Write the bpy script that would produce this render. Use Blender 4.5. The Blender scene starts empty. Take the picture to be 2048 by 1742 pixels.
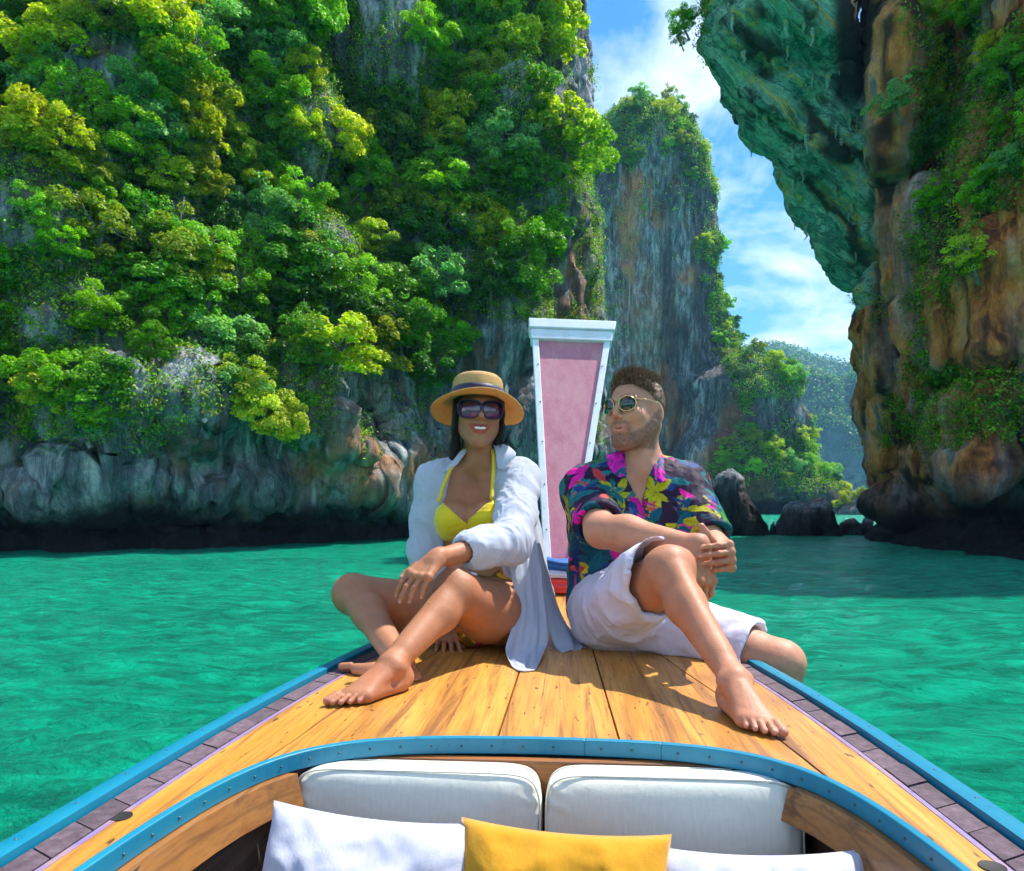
import bpy, math, random, time
import numpy as np
from mathutils import Vector, Matrix
T00 = time.time()
SC = bpy.context.scene
COL = SC.collection
R = math.radians
random.seed(7)
rng = np.random.default_rng(7)

# ------------------------------------------------------------------ camera
H = 1.9                    # camera height above the water (water is z = 0)
F = 1475.0                 # focal length in pixels of the 2048 wide photograph
HOR = 1012.0               # row of the horizon
cam = bpy.data.cameras.new('camera')
camo = bpy.data.objects.new('camera', cam); COL.objects.link(camo)
camo.location = (0, 0, H); camo.rotation_euler = (R(90), 0, 0)
cam.sensor_width = 36; cam.lens = F / 2048 * 36
cam.shift_y = (HOR - 871) / 2048
cam.clip_start = 0.05; cam.clip_end = 6000
SC.camera = camo

# ------------------------------------------------------------------ light
SUNV = Vector((0.42, 0.27, 0.87)).normalized()      # towards the sun: high, from the right, a little behind the pair
SUN_EL = math.asin(SUNV.z)
SUN_AZ = math.atan2(SUNV.x, SUNV.y)
world = bpy.data.worlds.new('World'); SC.world = world; world.use_nodes = True
wn = world.node_tree; wn.nodes.clear()
def WN(t, **kw):
    n = wn.nodes.new(t)
    for k, v in kw.items(): setattr(n, k, v)
    return n
wout = WN('ShaderNodeOutputWorld')
sky = WN('ShaderNodeTexSky', sky_type='NISHITA', sun_disc=False, sun_elevation=SUN_EL, sun_rotation=SUN_AZ,
         altitude=0, air_density=1.0, dust_density=0.1, ozone_density=5.0)
bg1 = WN('ShaderNodeBackground'); bg1.inputs[1].default_value = 0.13
hs = WN('ShaderNodeHueSaturation'); hs.inputs['Saturation'].default_value = 1.35; wn.links.new(sky.outputs[0], hs.inputs['Color']); wn.links.new(hs.outputs[0], bg1.inputs[0])
bg2 = WN('ShaderNodeBackground'); bg2.inputs[0].default_value = (0.80, 0.90, 1.0, 1); bg2.inputs[1].default_value = 0.95
tc = WN('ShaderNodeTexCoord'); sep = WN('ShaderNodeSeparateXYZ'); wn.links.new(tc.outputs['Generated'], sep.inputs[0])
mz = WN('ShaderNodeMath', operation='MAXIMUM'); wn.links.new(sep.outputs[2], mz.inputs[0]); mz.inputs[1].default_value = 0.0
az = WN('ShaderNodeMath', operation='ADD'); wn.links.new(mz.outputs[0], az.inputs[0]); az.inputs[1].default_value = 0.32
dx = WN('ShaderNodeMath', operation='DIVIDE'); wn.links.new(sep.outputs[0], dx.inputs[0]); wn.links.new(az.outputs[0], dx.inputs[1])
dy = WN('ShaderNodeMath', operation='DIVIDE'); wn.links.new(sep.outputs[1], dy.inputs[0]); wn.links.new(az.outputs[0], dy.inputs[1])
cmb = WN('ShaderNodeCombineXYZ'); wn.links.new(dx.outputs[0], cmb.inputs[0]); wn.links.new(dy.outputs[0], cmb.inputs[1])
cmb.inputs[2].default_value = 3.7
cn = WN('ShaderNodeTexNoise'); cn.inputs['Scale'].default_value = 2.6; cn.inputs['Detail'].default_value = 9
cn.inputs['Roughness'].default_value = 0.58; cn.inputs['Distortion'].default_value = 0.25
wn.links.new(cmb.outputs[0], cn.inputs['Vector'])
cr = WN('ShaderNodeValToRGB'); cr.color_ramp.elements[0].position = 0.47; cr.color_ramp.elements[1].position = 0.63
cr.color_ramp.elements[0].color = (0.04, 0.04, 0.04, 1); cr.color_ramp.elements[1].color = (0.95, 0.95, 0.95, 1)
wn.links.new(cn.outputs[0], cr.inputs[0])
ms = WN('ShaderNodeMixShader'); wn.links.new(cr.outputs[0], ms.inputs[0])
wn.links.new(bg1.outputs[0], ms.inputs[1]); wn.links.new(bg2.outputs[0], ms.inputs[2]); wn.links.new(ms.outputs[0], wout.inputs[0])

sl = bpy.data.lights.new('sun', 'SUN'); sl.energy = 5.0; sl.angle = R(0.53); sl.color = (1.0, 0.95, 0.86)
slo = bpy.data.objects.new('sun', sl); COL.objects.link(slo)
slo.rotation_euler = SUNV.to_track_quat('Z', 'Y').to_euler(); slo.location = (30, 10, 60)

SC.view_settings.view_transform = 'Standard'; SC.view_settings.look = 'None'
SC.view_settings.exposure = 0.92; SC.view_settings.gamma = 1.0; SC.view_settings.use_curve_mapping = False
SC.render.engine = 'CYCLES'
SC.cycles.use_denoising = True
SC.cycles.max_bounces = 5; SC.cycles.diffuse_bounces = 3; SC.cycles.glossy_bounces = 2
SC.cycles.use_adaptive_sampling = True; SC.cycles.adaptive_threshold = 0.04; SC.cycles.adaptive_min_samples = 16
SC.cycles.transmission_bounces = 3; SC.cycles.transparent_max_bounces = 4; SC.cycles.volume_bounces = 0
SC.cycles.caustics_reflective = False; SC.cycles.caustics_refractive = False
SC.cycles.sample_clamp_indirect = 6

# ------------------------------------------------------------------ helpers
def P(px, py, Y):
    """point of the place seen at pixel (px, py) at distance Y"""
    return np.array([(px - 1024) / F * Y, Y, H - (py - HOR) / F * Y])

def tag(o, label=None, cat=None, group=None, kind=None):
    if label: o['label'] = label
    if cat: o['category'] = cat
    if group: o['group'] = group
    if kind: o['kind'] = kind
    return o

def new_mesh(name, V, faces, smooth=True):
    me = bpy.data.meshes.new(name)
    V = np.asarray(V, np.float32)
    if isinstance(faces, np.ndarray):
        n, k = faces.shape
        me.vertices.add(len(V)); me.vertices.foreach_set('co', V.ravel())
        me.loops.add(n * k); me.loops.foreach_set('vertex_index', faces.astype(np.int32).ravel())
        me.polygons.add(n)
        me.polygons.foreach_set('loop_start', np.arange(0, n * k, k, dtype=np.int32))
        try: me.polygons.foreach_set('loop_total', np.full(n, k, np.int32))
        except Exception: pass
        me.update(calc_edges=True); me.validate()
    else:
        me.from_pydata([tuple(v) for v in V.tolist()], [], faces); me.update()
    if smooth: me.polygons.foreach_set('use_smooth', np.ones(len(me.polygons), bool))
    return me

def add_obj(name, me, material=None, parent=None, loc=None):
    o = bpy.data.objects.new(name, me); COL.objects.link(o)
    if material is not None and me is not None and not me.materials: me.materials.append(material)
    if parent is not None: o.parent = parent
    if loc is not None: o.location = loc
    return o

def empty(name, loc=(0, 0, 0), rz=0.0):
    o = bpy.data.objects.new(name, None); COL.objects.link(o)
    o.location = loc; o.rotation_euler = (0, 0, rz); o.empty_display_size = 0.1
    return o

def set_col(me, C, name='Col'):
    a = me.color_attributes.new(name, 'FLOAT_COLOR', 'POINT')
    D = np.ones((len(me.vertices), 4), np.float32); C = np.asarray(C, np.float32)
    D[:, :C.shape[1]] = C
    a.data.foreach_set('color', D.ravel())

class MB:
    """collects boxes, tubes and sheets into one mesh"""
    def __init__(s): s.v = []; s.f = []
    def add(s, V, Fs):
        n = len(s.v); s.v += [tuple(map(float, p)) for p in V]; s.f += [tuple(i + n for i in f) for f in Fs]
    def box(s, lo, hi, M=None):
        (a, b, c), (d, e, g) = lo, hi
        V = [(a,b,c),(d,b,c),(d,e,c),(a,e,c),(a,b,g),(d,b,g),(d,e,g),(a,e,g)]
        if M is not None: V = [tuple(M @ Vector(p)) for p in V]
        s.add(V, [(0,3,2,1),(4,5,6,7),(0,1,5,4),(1,2,6,5),(2,3,7,6),(3,0,4,7)])
    def tube(s, pts, rad, n=8, cap=True, flat=None):
        pts = [Vector(p) for p in pts]; m = len(pts)
        if not hasattr(rad, '__len__'): rad = [rad] * m
        V = []; Fs = []; up = None
        for i, p in enumerate(pts):
            t = (pts[min(i + 1, m - 1)] - pts[max(i - 1, 0)]).normalized()
            if up is None: up = t.orthogonal().normalized() if flat is None else Vector(flat)
            u = (up - t * up.dot(t)).normalized(); w = t.cross(u); up = u
            for k in range(n):
                a = 2 * math.pi * k / n
                V.append(p + (u * math.cos(a) + w * math.sin(a)) * rad[i])
        for i in range(m - 1):
            for k in range(n):
                a = i * n + k; b = i * n + (k + 1) % n
                Fs.append((a, b, b + n, a + n))
        if cap:
            Fs.append(tuple(range(n - 1, -1, -1))); Fs.append(tuple(range((m - 1) * n, m * n)))
        s.add(V, Fs)
    def ball(s, c, r, n=8, m=5, sc=(1, 1, 1)):
        V = []; Fs = []
        for i in range(m + 1):
            th = math.pi * i / m
            for k in range(n):
                a = 2 * math.pi * k / n
                V.append((c[0] + r * sc[0] * math.sin(th) * math.cos(a), c[1] + r * sc[1] * math.sin(th) * math.sin(a), c[2] + r * sc[2] * math.cos(th)))
        for i in range(m):
            for k in range(n):
                Fs.append((i * n + k, (i + 1) * n + k, (i + 1) * n + (k + 1) % n, i * n + (k + 1) % n))
        s.add(V, Fs)
    def lathe(s, prof, n=32, M=None, closed=False):
        V = []; Fs = []; m = len(prof)
        for (r, z) in prof:
            for k in range(n):
                a = 2 * math.pi * k / n; p = Vector((r * math.cos(a), r * math.sin(a), z))
                V.append(M @ p if M is not None else p)
        for i in range(m if closed else m - 1):
            j = (i + 1) % m
            for k in range(n):
                Fs.append((i * n + k, i * n + (k + 1) % n, j * n + (k + 1) % n, j * n + k))
        s.add(V, Fs)
    def build(s, name, material, parent=None, smooth=True, bevel=0, loc=None):
        me = new_mesh(name, np.array(s.v), s.f, smooth)
        o = add_obj(name, me, material, parent, loc)
        if bevel:
            b = o.modifiers.new('bevel', 'BEVEL'); b.width = bevel; b.segments = 2; b.limit_method = 'ANGLE'
        return o

def grid_faces(nu, nv, wrap=False):
    i, j = np.meshgrid(np.arange(nu - 1), np.arange(nv if wrap else nv - 1), indexing='ij')
    a = i * nv + j; b = i * nv + (j + 1) % nv
    return np.stack([a, b, b + nv, a + nv], -1).reshape(-1, 4)

# ---- numpy value noise
def _hash(ix, iy, iz, seed):
    h = (ix.astype(np.int64) * 374761393 + iy.astype(np.int64) * 668265263 + iz.astype(np.int64) * 2147483647 + seed * 1442695041) & 0xffffffff
    h = ((h ^ (h >> 13)) * 1274126177) & 0xffffffff
    h = ((h ^ (h >> 16)) * 2246822519) & 0xffffffff
    return ((h ^ (h >> 15)) & 0xffffff).astype(np.float64) / 0xffffff
def vnoise(p, seed=0):
    i = np.floor(p); f = p - i; u = f * f * (3 - 2 * f); i = i.astype(np.int64)
    r = 0
    for dx_ in (0, 1):
        for dy_ in (0, 1):
            for dz_ in (0, 1):
                w = (u[:, 0] if dx_ else 1 - u[:, 0]) * (u[:, 1] if dy_ else 1 - u[:, 1]) * (u[:, 2] if dz_ else 1 - u[:, 2])
                r = r + w * _hash(i[:, 0] + dx_, i[:, 1] + dy_, i[:, 2] + dz_, seed)
    return r * 2 - 1
def fbm(p, octv=4, seed=0, gain=0.5, lac=2.03):
    p = np.asarray(p, np.float64); a = 1.0; s = 0
    for o in range(octv):
        s = s + a * vnoise(p, seed + o * 17); p = p * lac + 3.1; a *= gain
    return s
def ridged(p, octv=4, seed=0):
    p = np.asarray(p, np.float64); a = 1.0; s = 0
    for o in range(octv):
        s = s + a * (1 - 2 * np.abs(vnoise(p, seed + o * 13))); p = p * 2.1 + 1.7; a *= 0.5
    return s
def sstep(a, b, x):
    t = np.clip((x - a) / (b - a), 0, 1); return t * t * (3 - 2 * t)

# ---- signed distance sculpting: a grid that shapes are blended into, meshed with surface nets
def smin(a, b, k):
    if k <= 0: return np.minimum(a, b)
    h = np.clip(k - np.abs(a - b), 0, None) / k
    return np.minimum(a, b) - h * h * k * 0.25
def smax(a, b, k): return -smin(-a, -b, k)
class Field:
    def __init__(s, lo, hi, h):
        s.lo = np.array(lo, float); s.h = h
        s.n = np.maximum(4, np.ceil((np.array(hi) - s.lo) / h).astype(int) + 1)
        s.ax = [s.lo[i] + h * np.arange(s.n[i]) for i in range(3)]
        s.f = np.full(tuple(s.n), 1.0e3, np.float32)
    def sl(s, lo, hi):
        a = np.clip(np.floor((np.array(lo) - s.lo) / s.h).astype(int), 0, s.n)
        b = np.clip(np.ceil((np.array(hi) - s.lo) / s.h).astype(int) + 1, 0, s.n)
        if np.any(b <= a): return None
        return tuple(slice(int(a[i]), int(b[i])) for i in range(3))
    def pts(s, q):
        return s.ax[0][q[0]][:, None, None], s.ax[1][q[1]][None, :, None], s.ax[2][q[2]][None, None, :]
    def op(s, fn, lo=None, hi=None, k=0.0, mode='add'):
        m = k + 3 * s.h
        q = s.sl(np.array(lo) - m, np.array(hi) + m) if lo is not None else tuple(slice(0, int(n)) for n in s.n)
        if q is None: return s
        d = fn(*s.pts(q))
        if mode == 'add': s.f[q] = smin(s.f[q], d, k)
        elif mode == 'sub': s.f[q] = smax(s.f[q], -d, k)
        elif mode == 'int': s.f[q] = smax(s.f[q], d, k)
        return s
    def cone(s, a, b, ra, rb=None, k=0.02, mode='add', sq=None):
        rb = ra if rb is None else rb
        a = np.array(a, float); b = np.array(b, float); m = max(ra, rb)
        ab = b - a; L = max(ab @ ab, 1e-12)
        def fn(X, Y, Z):
            t = np.clip(((X - a[0]) * ab[0] + (Y - a[1]) * ab[1] + (Z - a[2]) * ab[2]) / L, 0, 1)
            return np.sqrt((X - a[0] - t * ab[0]) ** 2 + (Y - a[1] - t * ab[1]) ** 2 + (Z - a[2] - t * ab[2]) ** 2) - (ra + t * (rb - ra))
        return s.op(fn, np.minimum(a, b) - m, np.maximum(a, b) + m, k, mode)
    def chain(s, pts, rads, k=0.02):
        for i in range(len(pts) - 1): s.cone(pts[i], pts[i + 1], rads[i], rads[i + 1], k)
        return s
    def ell(s, c, r, M=None, k=0.02, mode='add'):
        c = np.array(c, float); r = np.array(r, float); Mi = np.eye(3) if M is None else np.array(M).T   # M: columns are the local axes
        ext = np.sqrt(((np.eye(3) if M is None else np.array(M)) ** 2 * (r ** 2)[None, :]).sum(1))
        def fn(X, Y, Z):
            q = [Mi[i, 0] * (X - c[0]) + Mi[i, 1] * (Y - c[1]) + Mi[i, 2] * (Z - c[2]) for i in range(3)]
            k0 = np.sqrt(sum((q[i] / r[i]) ** 2 for i in range(3))); k1 = np.sqrt(sum((q[i] / r[i] ** 2) ** 2 for i in range(3)))
            return k0 * (k0 - 1) / np.maximum(k1, 1e-9)
        return s.op(fn, c - ext, c + ext, k, mode)
    def plane(s, p, n, k=0.0, lo=None, hi=None, mode='int'):
        """keep what lies behind the plane"""
        n = np.array(n, float); n /= np.linalg.norm(n); p = np.array(p, float)
        fn = lambda X, Y, Z: (X - p[0]) * n[0] + (Y - p[1]) * n[1] + (Z - p[2]) * n[2]
        return s.op(fn, lo, hi, k, mode)
    def mesh(s, iso=0.0):
        f = s.f - iso; ins = f < 0
        nx, ny, nz = f.shape
        cnt = np.zeros((nx - 1, ny - 1, nz - 1), np.int8)
        for a in (0, 1):
            for b in (0, 1):
                for c in (0, 1):
                    cnt += ins[a:nx - 1 + a, b:ny - 1 + b, c:nz - 1 + c]
        cells = np.argwhere((cnt > 0) & (cnt < 8))
        idx = np.full(cnt.shape, -1, np.int32); idx[cells[:, 0], cells[:, 1], cells[:, 2]] = np.arange(len(cells))
        cor = {}
        for a in (0, 1):
            for b in (0, 1):
                for c in (0, 1):
                    cor[a, b, c] = f[cells[:, 0] + a, cells[:, 1] + b, cells[:, 2] + c].astype(np.float64)
        acc = np.zeros((len(cells), 3)); wt = np.zeros(len(cells))
        ks = list(cor)
        for i in range(8):
            for j in range(i + 1, 8):
                A, B = ks[i], ks[j]
                if sum(abs(A[q] - B[q]) for q in range(3)) != 1: continue
                va, vb = cor[A], cor[B]; m = (va < 0) != (vb < 0)
                t = np.where(m, va / np.where(m, va - vb, 1), 0)
                for q in range(3): acc[:, q] += np.where(m, A[q] + t * (B[q] - A[q]), 0)
                wt += m
        V = s.lo + (cells + acc / wt[:, None]) * s.h
        Fs = []
        for ax in range(3):
            sl0 = [slice(None)] * 3; sl1 = [slice(None)] * 3
            sl0[ax] = slice(0, -1); sl1[ax] = slice(1, None)
            a_ = ins[tuple(sl0)]; b_ = ins[tuple(sl1)]
            e = np.argwhere(a_ != b_)
            o1, o2 = (ax + 1) % 3, (ax + 2) % 3
            e = e[(e[:, o1] > 0) & (e[:, o2] > 0) & (e[:, o1] < f.shape[o1] - 1) & (e[:, o2] < f.shape[o2] - 1)]
            if not len(e): continue
            fl = a_[e[:, 0], e[:, 1], e[:, 2]]
            q = []
            for (d1, d2) in ((-1, -1), (0, -1), (0, 0), (-1, 0)):
                c = e.copy(); c[:, o1] += d1; c[:, o2] += d2
                q.append(idx[c[:, 0], c[:, 1], c[:, 2]])
            q = np.stack(q, 1); q[~fl] = q[~fl][:, ::-1]
            Fs.append(q)
        Fs = np.concatenate(Fs); Fs = Fs[(Fs >= 0).all(1)]
        return V, Fs

def vnormals(V, Fs):
    N = np.zeros_like(V)
    n = np.cross(V[Fs[:, 2]] - V[Fs[:, 0]], V[Fs[:, 3 if Fs.shape[1] > 3 else 2]] - V[Fs[:, 1]])
    for k in range(Fs.shape[1]):
        for c in range(3): N[:, c] += np.bincount(Fs[:, k], n[:, c], len(V))
    return N / np.maximum(np.linalg.norm(N, axis=1, keepdims=True), 1e-12)

def poly_sd(poly, X, Y):
    """signed distance to a closed polygon, negative inside (any broadcastable arrays)"""
    X, Y = np.broadcast_arrays(X, Y)
    d = np.full(X.shape, 1e18); s = np.ones(X.shape)
    n = len(poly)
    for i in range(n):
        ax, ay = poly[i]; bx, by = poly[i - 1]
        ex, ey = bx - ax, by - ay; wx, wy = X - ax, Y - ay
        t = np.clip((wx * ex + wy * ey) / (ex * ex + ey * ey), 0, 1)
        d = np.minimum(d, (wx - ex * t) ** 2 + (wy - ey * t) ** 2)
        c1 = Y >= ay; c2 = Y < by; c3 = ex * wy > ey * wx
        s = np.where((c1 & c2 & c3) | (~c1 & ~c2 & ~c3), -s, s)
    return s * np.sqrt(d)

# ---- materials
def mat(name, rough=0.6, color=(0.5, 0.5, 0.5), spec=0.5):
    m = bpy.data.materials.new(name); m.use_nodes = True
    b = m.node_tree.nodes['Principled BSDF']
    b.inputs['Base Color'].default_value = (*color, 1); b.inputs['Roughness'].default_value = rough
    b.inputs['Specular IOR Level'].default_value = spec
    return m, m.node_tree, b
def nd(nt, t, ins=None, **kw):
    n = nt.nodes.new(t)
    for k, v in kw.items(): setattr(n, k, v)
    for k, v in (ins or {}).items():
        if isinstance(v, bpy.types.NodeSocket): nt.links.new(v, n.inputs[k])
        else: n.inputs[k].default_value = v
    return n
def coords(nt, kind='Object', scale=(1, 1, 1), rot=(0, 0, 0)):
    t = nd(nt, 'ShaderNodeTexCoord'); o_ = t.outputs[kind]
    if any(rot):
        r_ = nd(nt, 'ShaderNodeMapping', {0: o_}); r_.inputs['Rotation'].default_value = rot; o_ = r_.outputs[0]
    m = nd(nt, 'ShaderNodeMapping', {0: o_}); m.inputs['Scale'].default_value = scale
    return m.outputs[0]
def noise(nt, vec, scale, detail=4, rough=0.55, dist=0.0):
    n = nd(nt, 'ShaderNodeTexNoise', {'Vector': vec, 'Scale': scale, 'Detail': detail, 'Roughness': rough, 'Distortion': dist})
    return n.outputs[0]
def ramp(nt, fac, stops, interp='LINEAR'):
    r = nd(nt, 'ShaderNodeValToRGB', {0: fac}); e = r.color_ramp; e.interpolation = interp
    while len(e.elements) < len(stops): e.elements.new(0.5)
    for i, (p, c) in enumerate(stops):
        e.elements[i].position = p
        e.elements[i].color = (*c, 1) if hasattr(c, '__len__') else (c, c, c, 1)
    return r.outputs[0]
def mix(nt, fac, a, b, mode='MIX'):
    n = nd(nt, 'ShaderNodeMix', data_type='RGBA', blend_type=mode)
    def put(i, v):
        if isinstance(v, bpy.types.NodeSocket): nt.links.new(v, n.inputs[i])
        elif hasattr(v, '__len__'): n.inputs[i].default_value = (*v[:3], 1)
        else: n.inputs[i].default_value = v
    put(0, fac); put(6, a); put(7, b)
    return n.outputs[2]
def math_(nt, op, a, b=0.0, c=None):
    n = nd(nt, 'ShaderNodeMath', {0: a, 1: b}, operation=op)
    if c is not None:
        if isinstance(c, bpy.types.NodeSocket): nt.links.new(c, n.inputs[2])
        else: n.inputs[2].default_value = c
    return n.outputs[0]
def bump(nt, b, h, strength=0.3, dist=0.02):
    n = nd(nt, 'ShaderNodeBump', {'Height': h, 'Strength': strength, 'Distance': dist})
    nt.links.new(n.outputs[0], b.inputs['Normal']); return n
def attr(nt, name='Col'):
    return nd(nt, 'ShaderNodeAttribute', attribute_name=name)
# ------------------------------------------------------------------ materials of the place
def rock_material():
    m, nt, b = mat('limestone', 0.85, spec=0.25)
    streak = coords(nt, 'Object', (0.9, 0.9, 0.13)); iso = coords(nt, 'Object')
    z = attr(nt, 'zone'); zs = nd(nt, 'ShaderNodeSeparateColor', {0: z.outputs['Color']})
    n1 = noise(nt, streak, 1.3, 10, 0.72, 0.15); n2 = noise(nt, iso, 0.35, 8, 0.65, 0.2); n3 = noise(nt, iso, 3.0, 8, 0.75)
    base = ramp(nt, n1, [(0.32, (0.010, 0.014, 0.020)), (0.40, (0.065, 0.08, 0.10)), (0.50, (0.19, 0.22, 0.26)), (0.58, (0.46, 0.47, 0.48)), (0.70, (0.70, 0.66, 0.60))])
    warm = ramp(nt, n2, [(0.40, (0.04, 0.055, 0.06)), (0.50, (0.20, 0.10, 0.055)), (0.62, (0.33, 0.19, 0.11))])
    wf = ramp(nt, noise(nt, coords(nt, 'Object', (0.6, 0.6, 0.22)), 0.9, 6, 0.6, 0.5), [(0.52, 0.0), (0.62, 0.75)])
    c = mix(nt, wf, base, warm)
    org = ramp(nt, noise(nt, coords(nt, 'Object', (0.9, 0.9, 0.20)), 0.9, 10, 0.72, 0.3),
               [(0.32, (0.016, 0.012, 0.010)), (0.40, (0.24, 0.065, 0.018)), (0.48, (0.66, 0.21, 0.045)), (0.57, (0.74, 0.34, 0.11)), (0.64, (0.12, 0.15, 0.18)), (0.76, (0.50, 0.42, 0.36))])
    c = mix(nt, zs.outputs[0], c, org)
    diag = coords(nt, 'Object', (0.16, 0.5, 1.3), (0, R(-40), 0))
    dgn = noise(nt, diag, 0.95, 10, 0.72, 0.4)
    teal = ramp(nt, dgn,
                [(0.31, (0.010, 0.012, 0.010)), (0.36, (0.03, 0.13, 0.10)), (0.41, (0.16, 0.50, 0.38)), (0.455, (0.03, 0.16, 0.12)), (0.50, (0.38, 0.66, 0.48)), (0.54, (0.10, 0.36, 0.27)), (0.58, (0.75, 0.60, 0.18)), (0.62, (0.03, 0.14, 0.10)), (0.68, (0.34, 0.62, 0.48)), (0.82, (0.65, 0.66, 0.56))])
    grey_p = ramp(nt, noise(nt, iso, 0.22, 5, 0.6), [(0.56, 0.0), (0.66, 0.6)])
    teal = mix(nt, grey_p, teal, mix(nt, 0.6, ramp(nt, noise(nt, iso, 1.6, 9, 0.75), [(0.34, (0.012, 0.014, 0.012)), (0.46, (0.09, 0.13, 0.11)), (0.62, (0.34, 0.38, 0.33))]), teal))
    c = mix(nt, zs.outputs[1], c, teal)
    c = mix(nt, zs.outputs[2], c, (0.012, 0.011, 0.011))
    c = mix(nt, 0.6, c, ramp(nt, n3, [(0.30, 0.25), (0.6, 1.05)]), 'MULTIPLY')
    nt.links.new(c, b.inputs['Base Color'])
    hgt = mix(nt, zs.outputs[1], math_(nt, 'ADD', n1, math_(nt, 'MULTIPLY', n3, 0.5)), math_(nt, 'ADD', math_(nt, 'MULTIPLY', dgn, 1.5), math_(nt, 'MULTIPLY', n3, 0.15)))
    bump(nt, b, hgt, 0.9, 0.35)
    return m
ROCK = rock_material()

def leaf_material(name='foliage', obj_color=True, far=False):
    m, nt, b = mat(name, 0.5, spec=0.3)
    a = attr(nt, 'Col')
    if obj_color:
        oi = nd(nt, 'ShaderNodeObjectInfo'); c = mix(nt, 1.0, oi.outputs['Color'], a.outputs['Color'], 'MULTIPLY')
    else: c = a.outputs['Color']
    nt.links.new(c, b.inputs['Base Color'])
    tr = nd(nt, 'ShaderNodeBsdfTranslucent', {0: mix(nt, 1.0, c, (1.25, 1.2, 0.5), 'MULTIPLY')})
    mx = nd(nt, 'ShaderNodeMixShader', {0: 0.44, 1: b.outputs[0], 2: tr.outputs[0]})
    nt.links.new(mx.outputs[0], nt.nodes['Material Output'].inputs[0])
    return m
LEAF = leaf_material(); LEAFV = leaf_material('undergrowth_leaves', False)
def bark_material():
    m, nt, b = mat('bark', 0.9)
    n = noise(nt, coords(nt, 'Object', (6, 6, 1.5)), 3, 5)
    nt.links.new(ramp(nt, n, [(0.3, (0.05, 0.045, 0.04)), (0.7, (0.28, 0.26, 0.23))]), b.inputs['Base Color'])
    bump(nt, b, n, 0.5, 0.05); return m
BARK = bark_material()

def water_material():
    m, nt, b = mat('sea_water', 0.17, spec=0.5)
    b.inputs['IOR'].default_value = 1.36
    pos = coords(nt, 'Object'); big = noise(nt, coords(nt, 'Object', (0.05, 0.09, 1)), 1.0, 4, 0.6)
    c = ramp(nt, big, [(0.3, (0.0, 0.30, 0.175)), (0.5, (0.0, 0.42, 0.235)), (0.7, (0.0, 0.53, 0.29))])
    w1 = noise(nt, coords(nt, 'Object', (1.0, 1.9, 1)), 2.2, 7, 0.66, 0.35)
    w2 = noise(nt, coords(nt, 'Object', (1.3, 2.2, 1), (0, 0, R(25))), 9.0, 5, 0.65, 0.3)
    ripple_light = ramp(nt, noise(nt, coords(nt, 'Object', (0.9, 2.3, 1), (0, 0, R(8))), 1.5, 7, 0.68, 0.5), [(0.36, 0.52), (0.50, 0.92), (0.62, 1.35)])  # light and dark of the ripples painted into the water colour
    nt.links.new(mix(nt, 1.0, c, ripple_light, 'MULTIPLY'), b.inputs['Base Color'])
    h = math_(nt, 'ADD', w1, math_(nt, 'MULTIPLY', w2, 0.7))
    w3 = ramp(nt, noise(nt, coords(nt, 'Object', (1.0, 1.5, 1)), 7.0, 3, 0.6), [(0.66, 0.0), (0.74, 1.0)])
    h = math_(nt, 'ADD', h, math_(nt, 'MULTIPLY', w3, 0.75))
    bump(nt, b, h, 1.0, 0.26)
    return m

# ------------------------------------------------------------------ the sea: one sheet from the boat to the horizon
def make_water():
    na, nr = 900, 300
    r = np.concatenate([[0.0], 0.9 * (2600 / 0.9) ** (np.linspace(0, 1, nr - 1) ** 1.15)])
    a = np.linspace(0, 2 * np.pi, na, endpoint=False)
    RR, AA = np.meshgrid(r, a, indexing='ij')
    x = RR * np.sin(AA); y = RR * np.cos(AA)
    p = np.stack([x.ravel(), y.ravel(), np.zeros(x.size)], 1)
    fade = np.exp(-np.hypot(p[:, 0], p[:, 1]) / 55)
    q = p.copy(); q[:, 0] *= 0.7; q[:, 1] *= 1.25
    zz = 0.10 * fbm(q * 0.55 + 9, 3, 3) + 0.065 * ridged(q * 1.3, 3, 11)
    p[:, 2] = zz * fade
    me = new_mesh('sea', p, grid_faces(nr, na, True))
    return tag(add_obj('sea', me, water_material()), kind='structure')
make_water()
print('water', time.time() - T00)

# ------------------------------------------------------------------ rock masses
def finish_rock(name, V, Fs, amp, scale, seed, zone_fn, flute=0.0, extra=None, rough=1.0, mask=None):
    N = vnormals(V, Fs)
    if extra is not None: V = V + N * extra(V)[:, None]; N = vnormals(V, Fs)
    am = 1.0 if mask is None else mask(V)
    d = am * amp * fbm(V * scale, 6, seed, 0.55)
    d += am * amp * 0.55 * rough * ridged(V * np.array([2.4, 2.4, 1.0]) * scale, 4, seed + 5)
    if flute:
        side = am * (1 - np.abs(N[:, 2:3])[:, 0])
        d += flute * side * ridged(V * np.array([0.9, 0.9, 0.10]) * (scale * 3.2), 3, seed + 9)
        d += flute * 0.5 * side * ridged(V * np.array([2.1, 2.1, 0.3]) * (scale * 3.2), 3, seed + 19)
    V = V + N * d[:, None]
    me = new_mesh(name, V, Fs)
    Z = zone_fn(V, vnormals(V, Fs))
    set_col(me, Z, 'zone')
    return me, V, vnormals(V, Fs)

def pix(V):
    y = np.maximum(V[:, 1], 0.1)
    return 1024 + F * V[:, 0] / y, HOR - F * (V[:, 2] - H) / y

def wet(V, top, seed=3):
    return 1 - sstep(top * 0.55, top * 1.25, V[:, 2] + 0.5 * fbm(V * 0.6, 3, seed))

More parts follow.
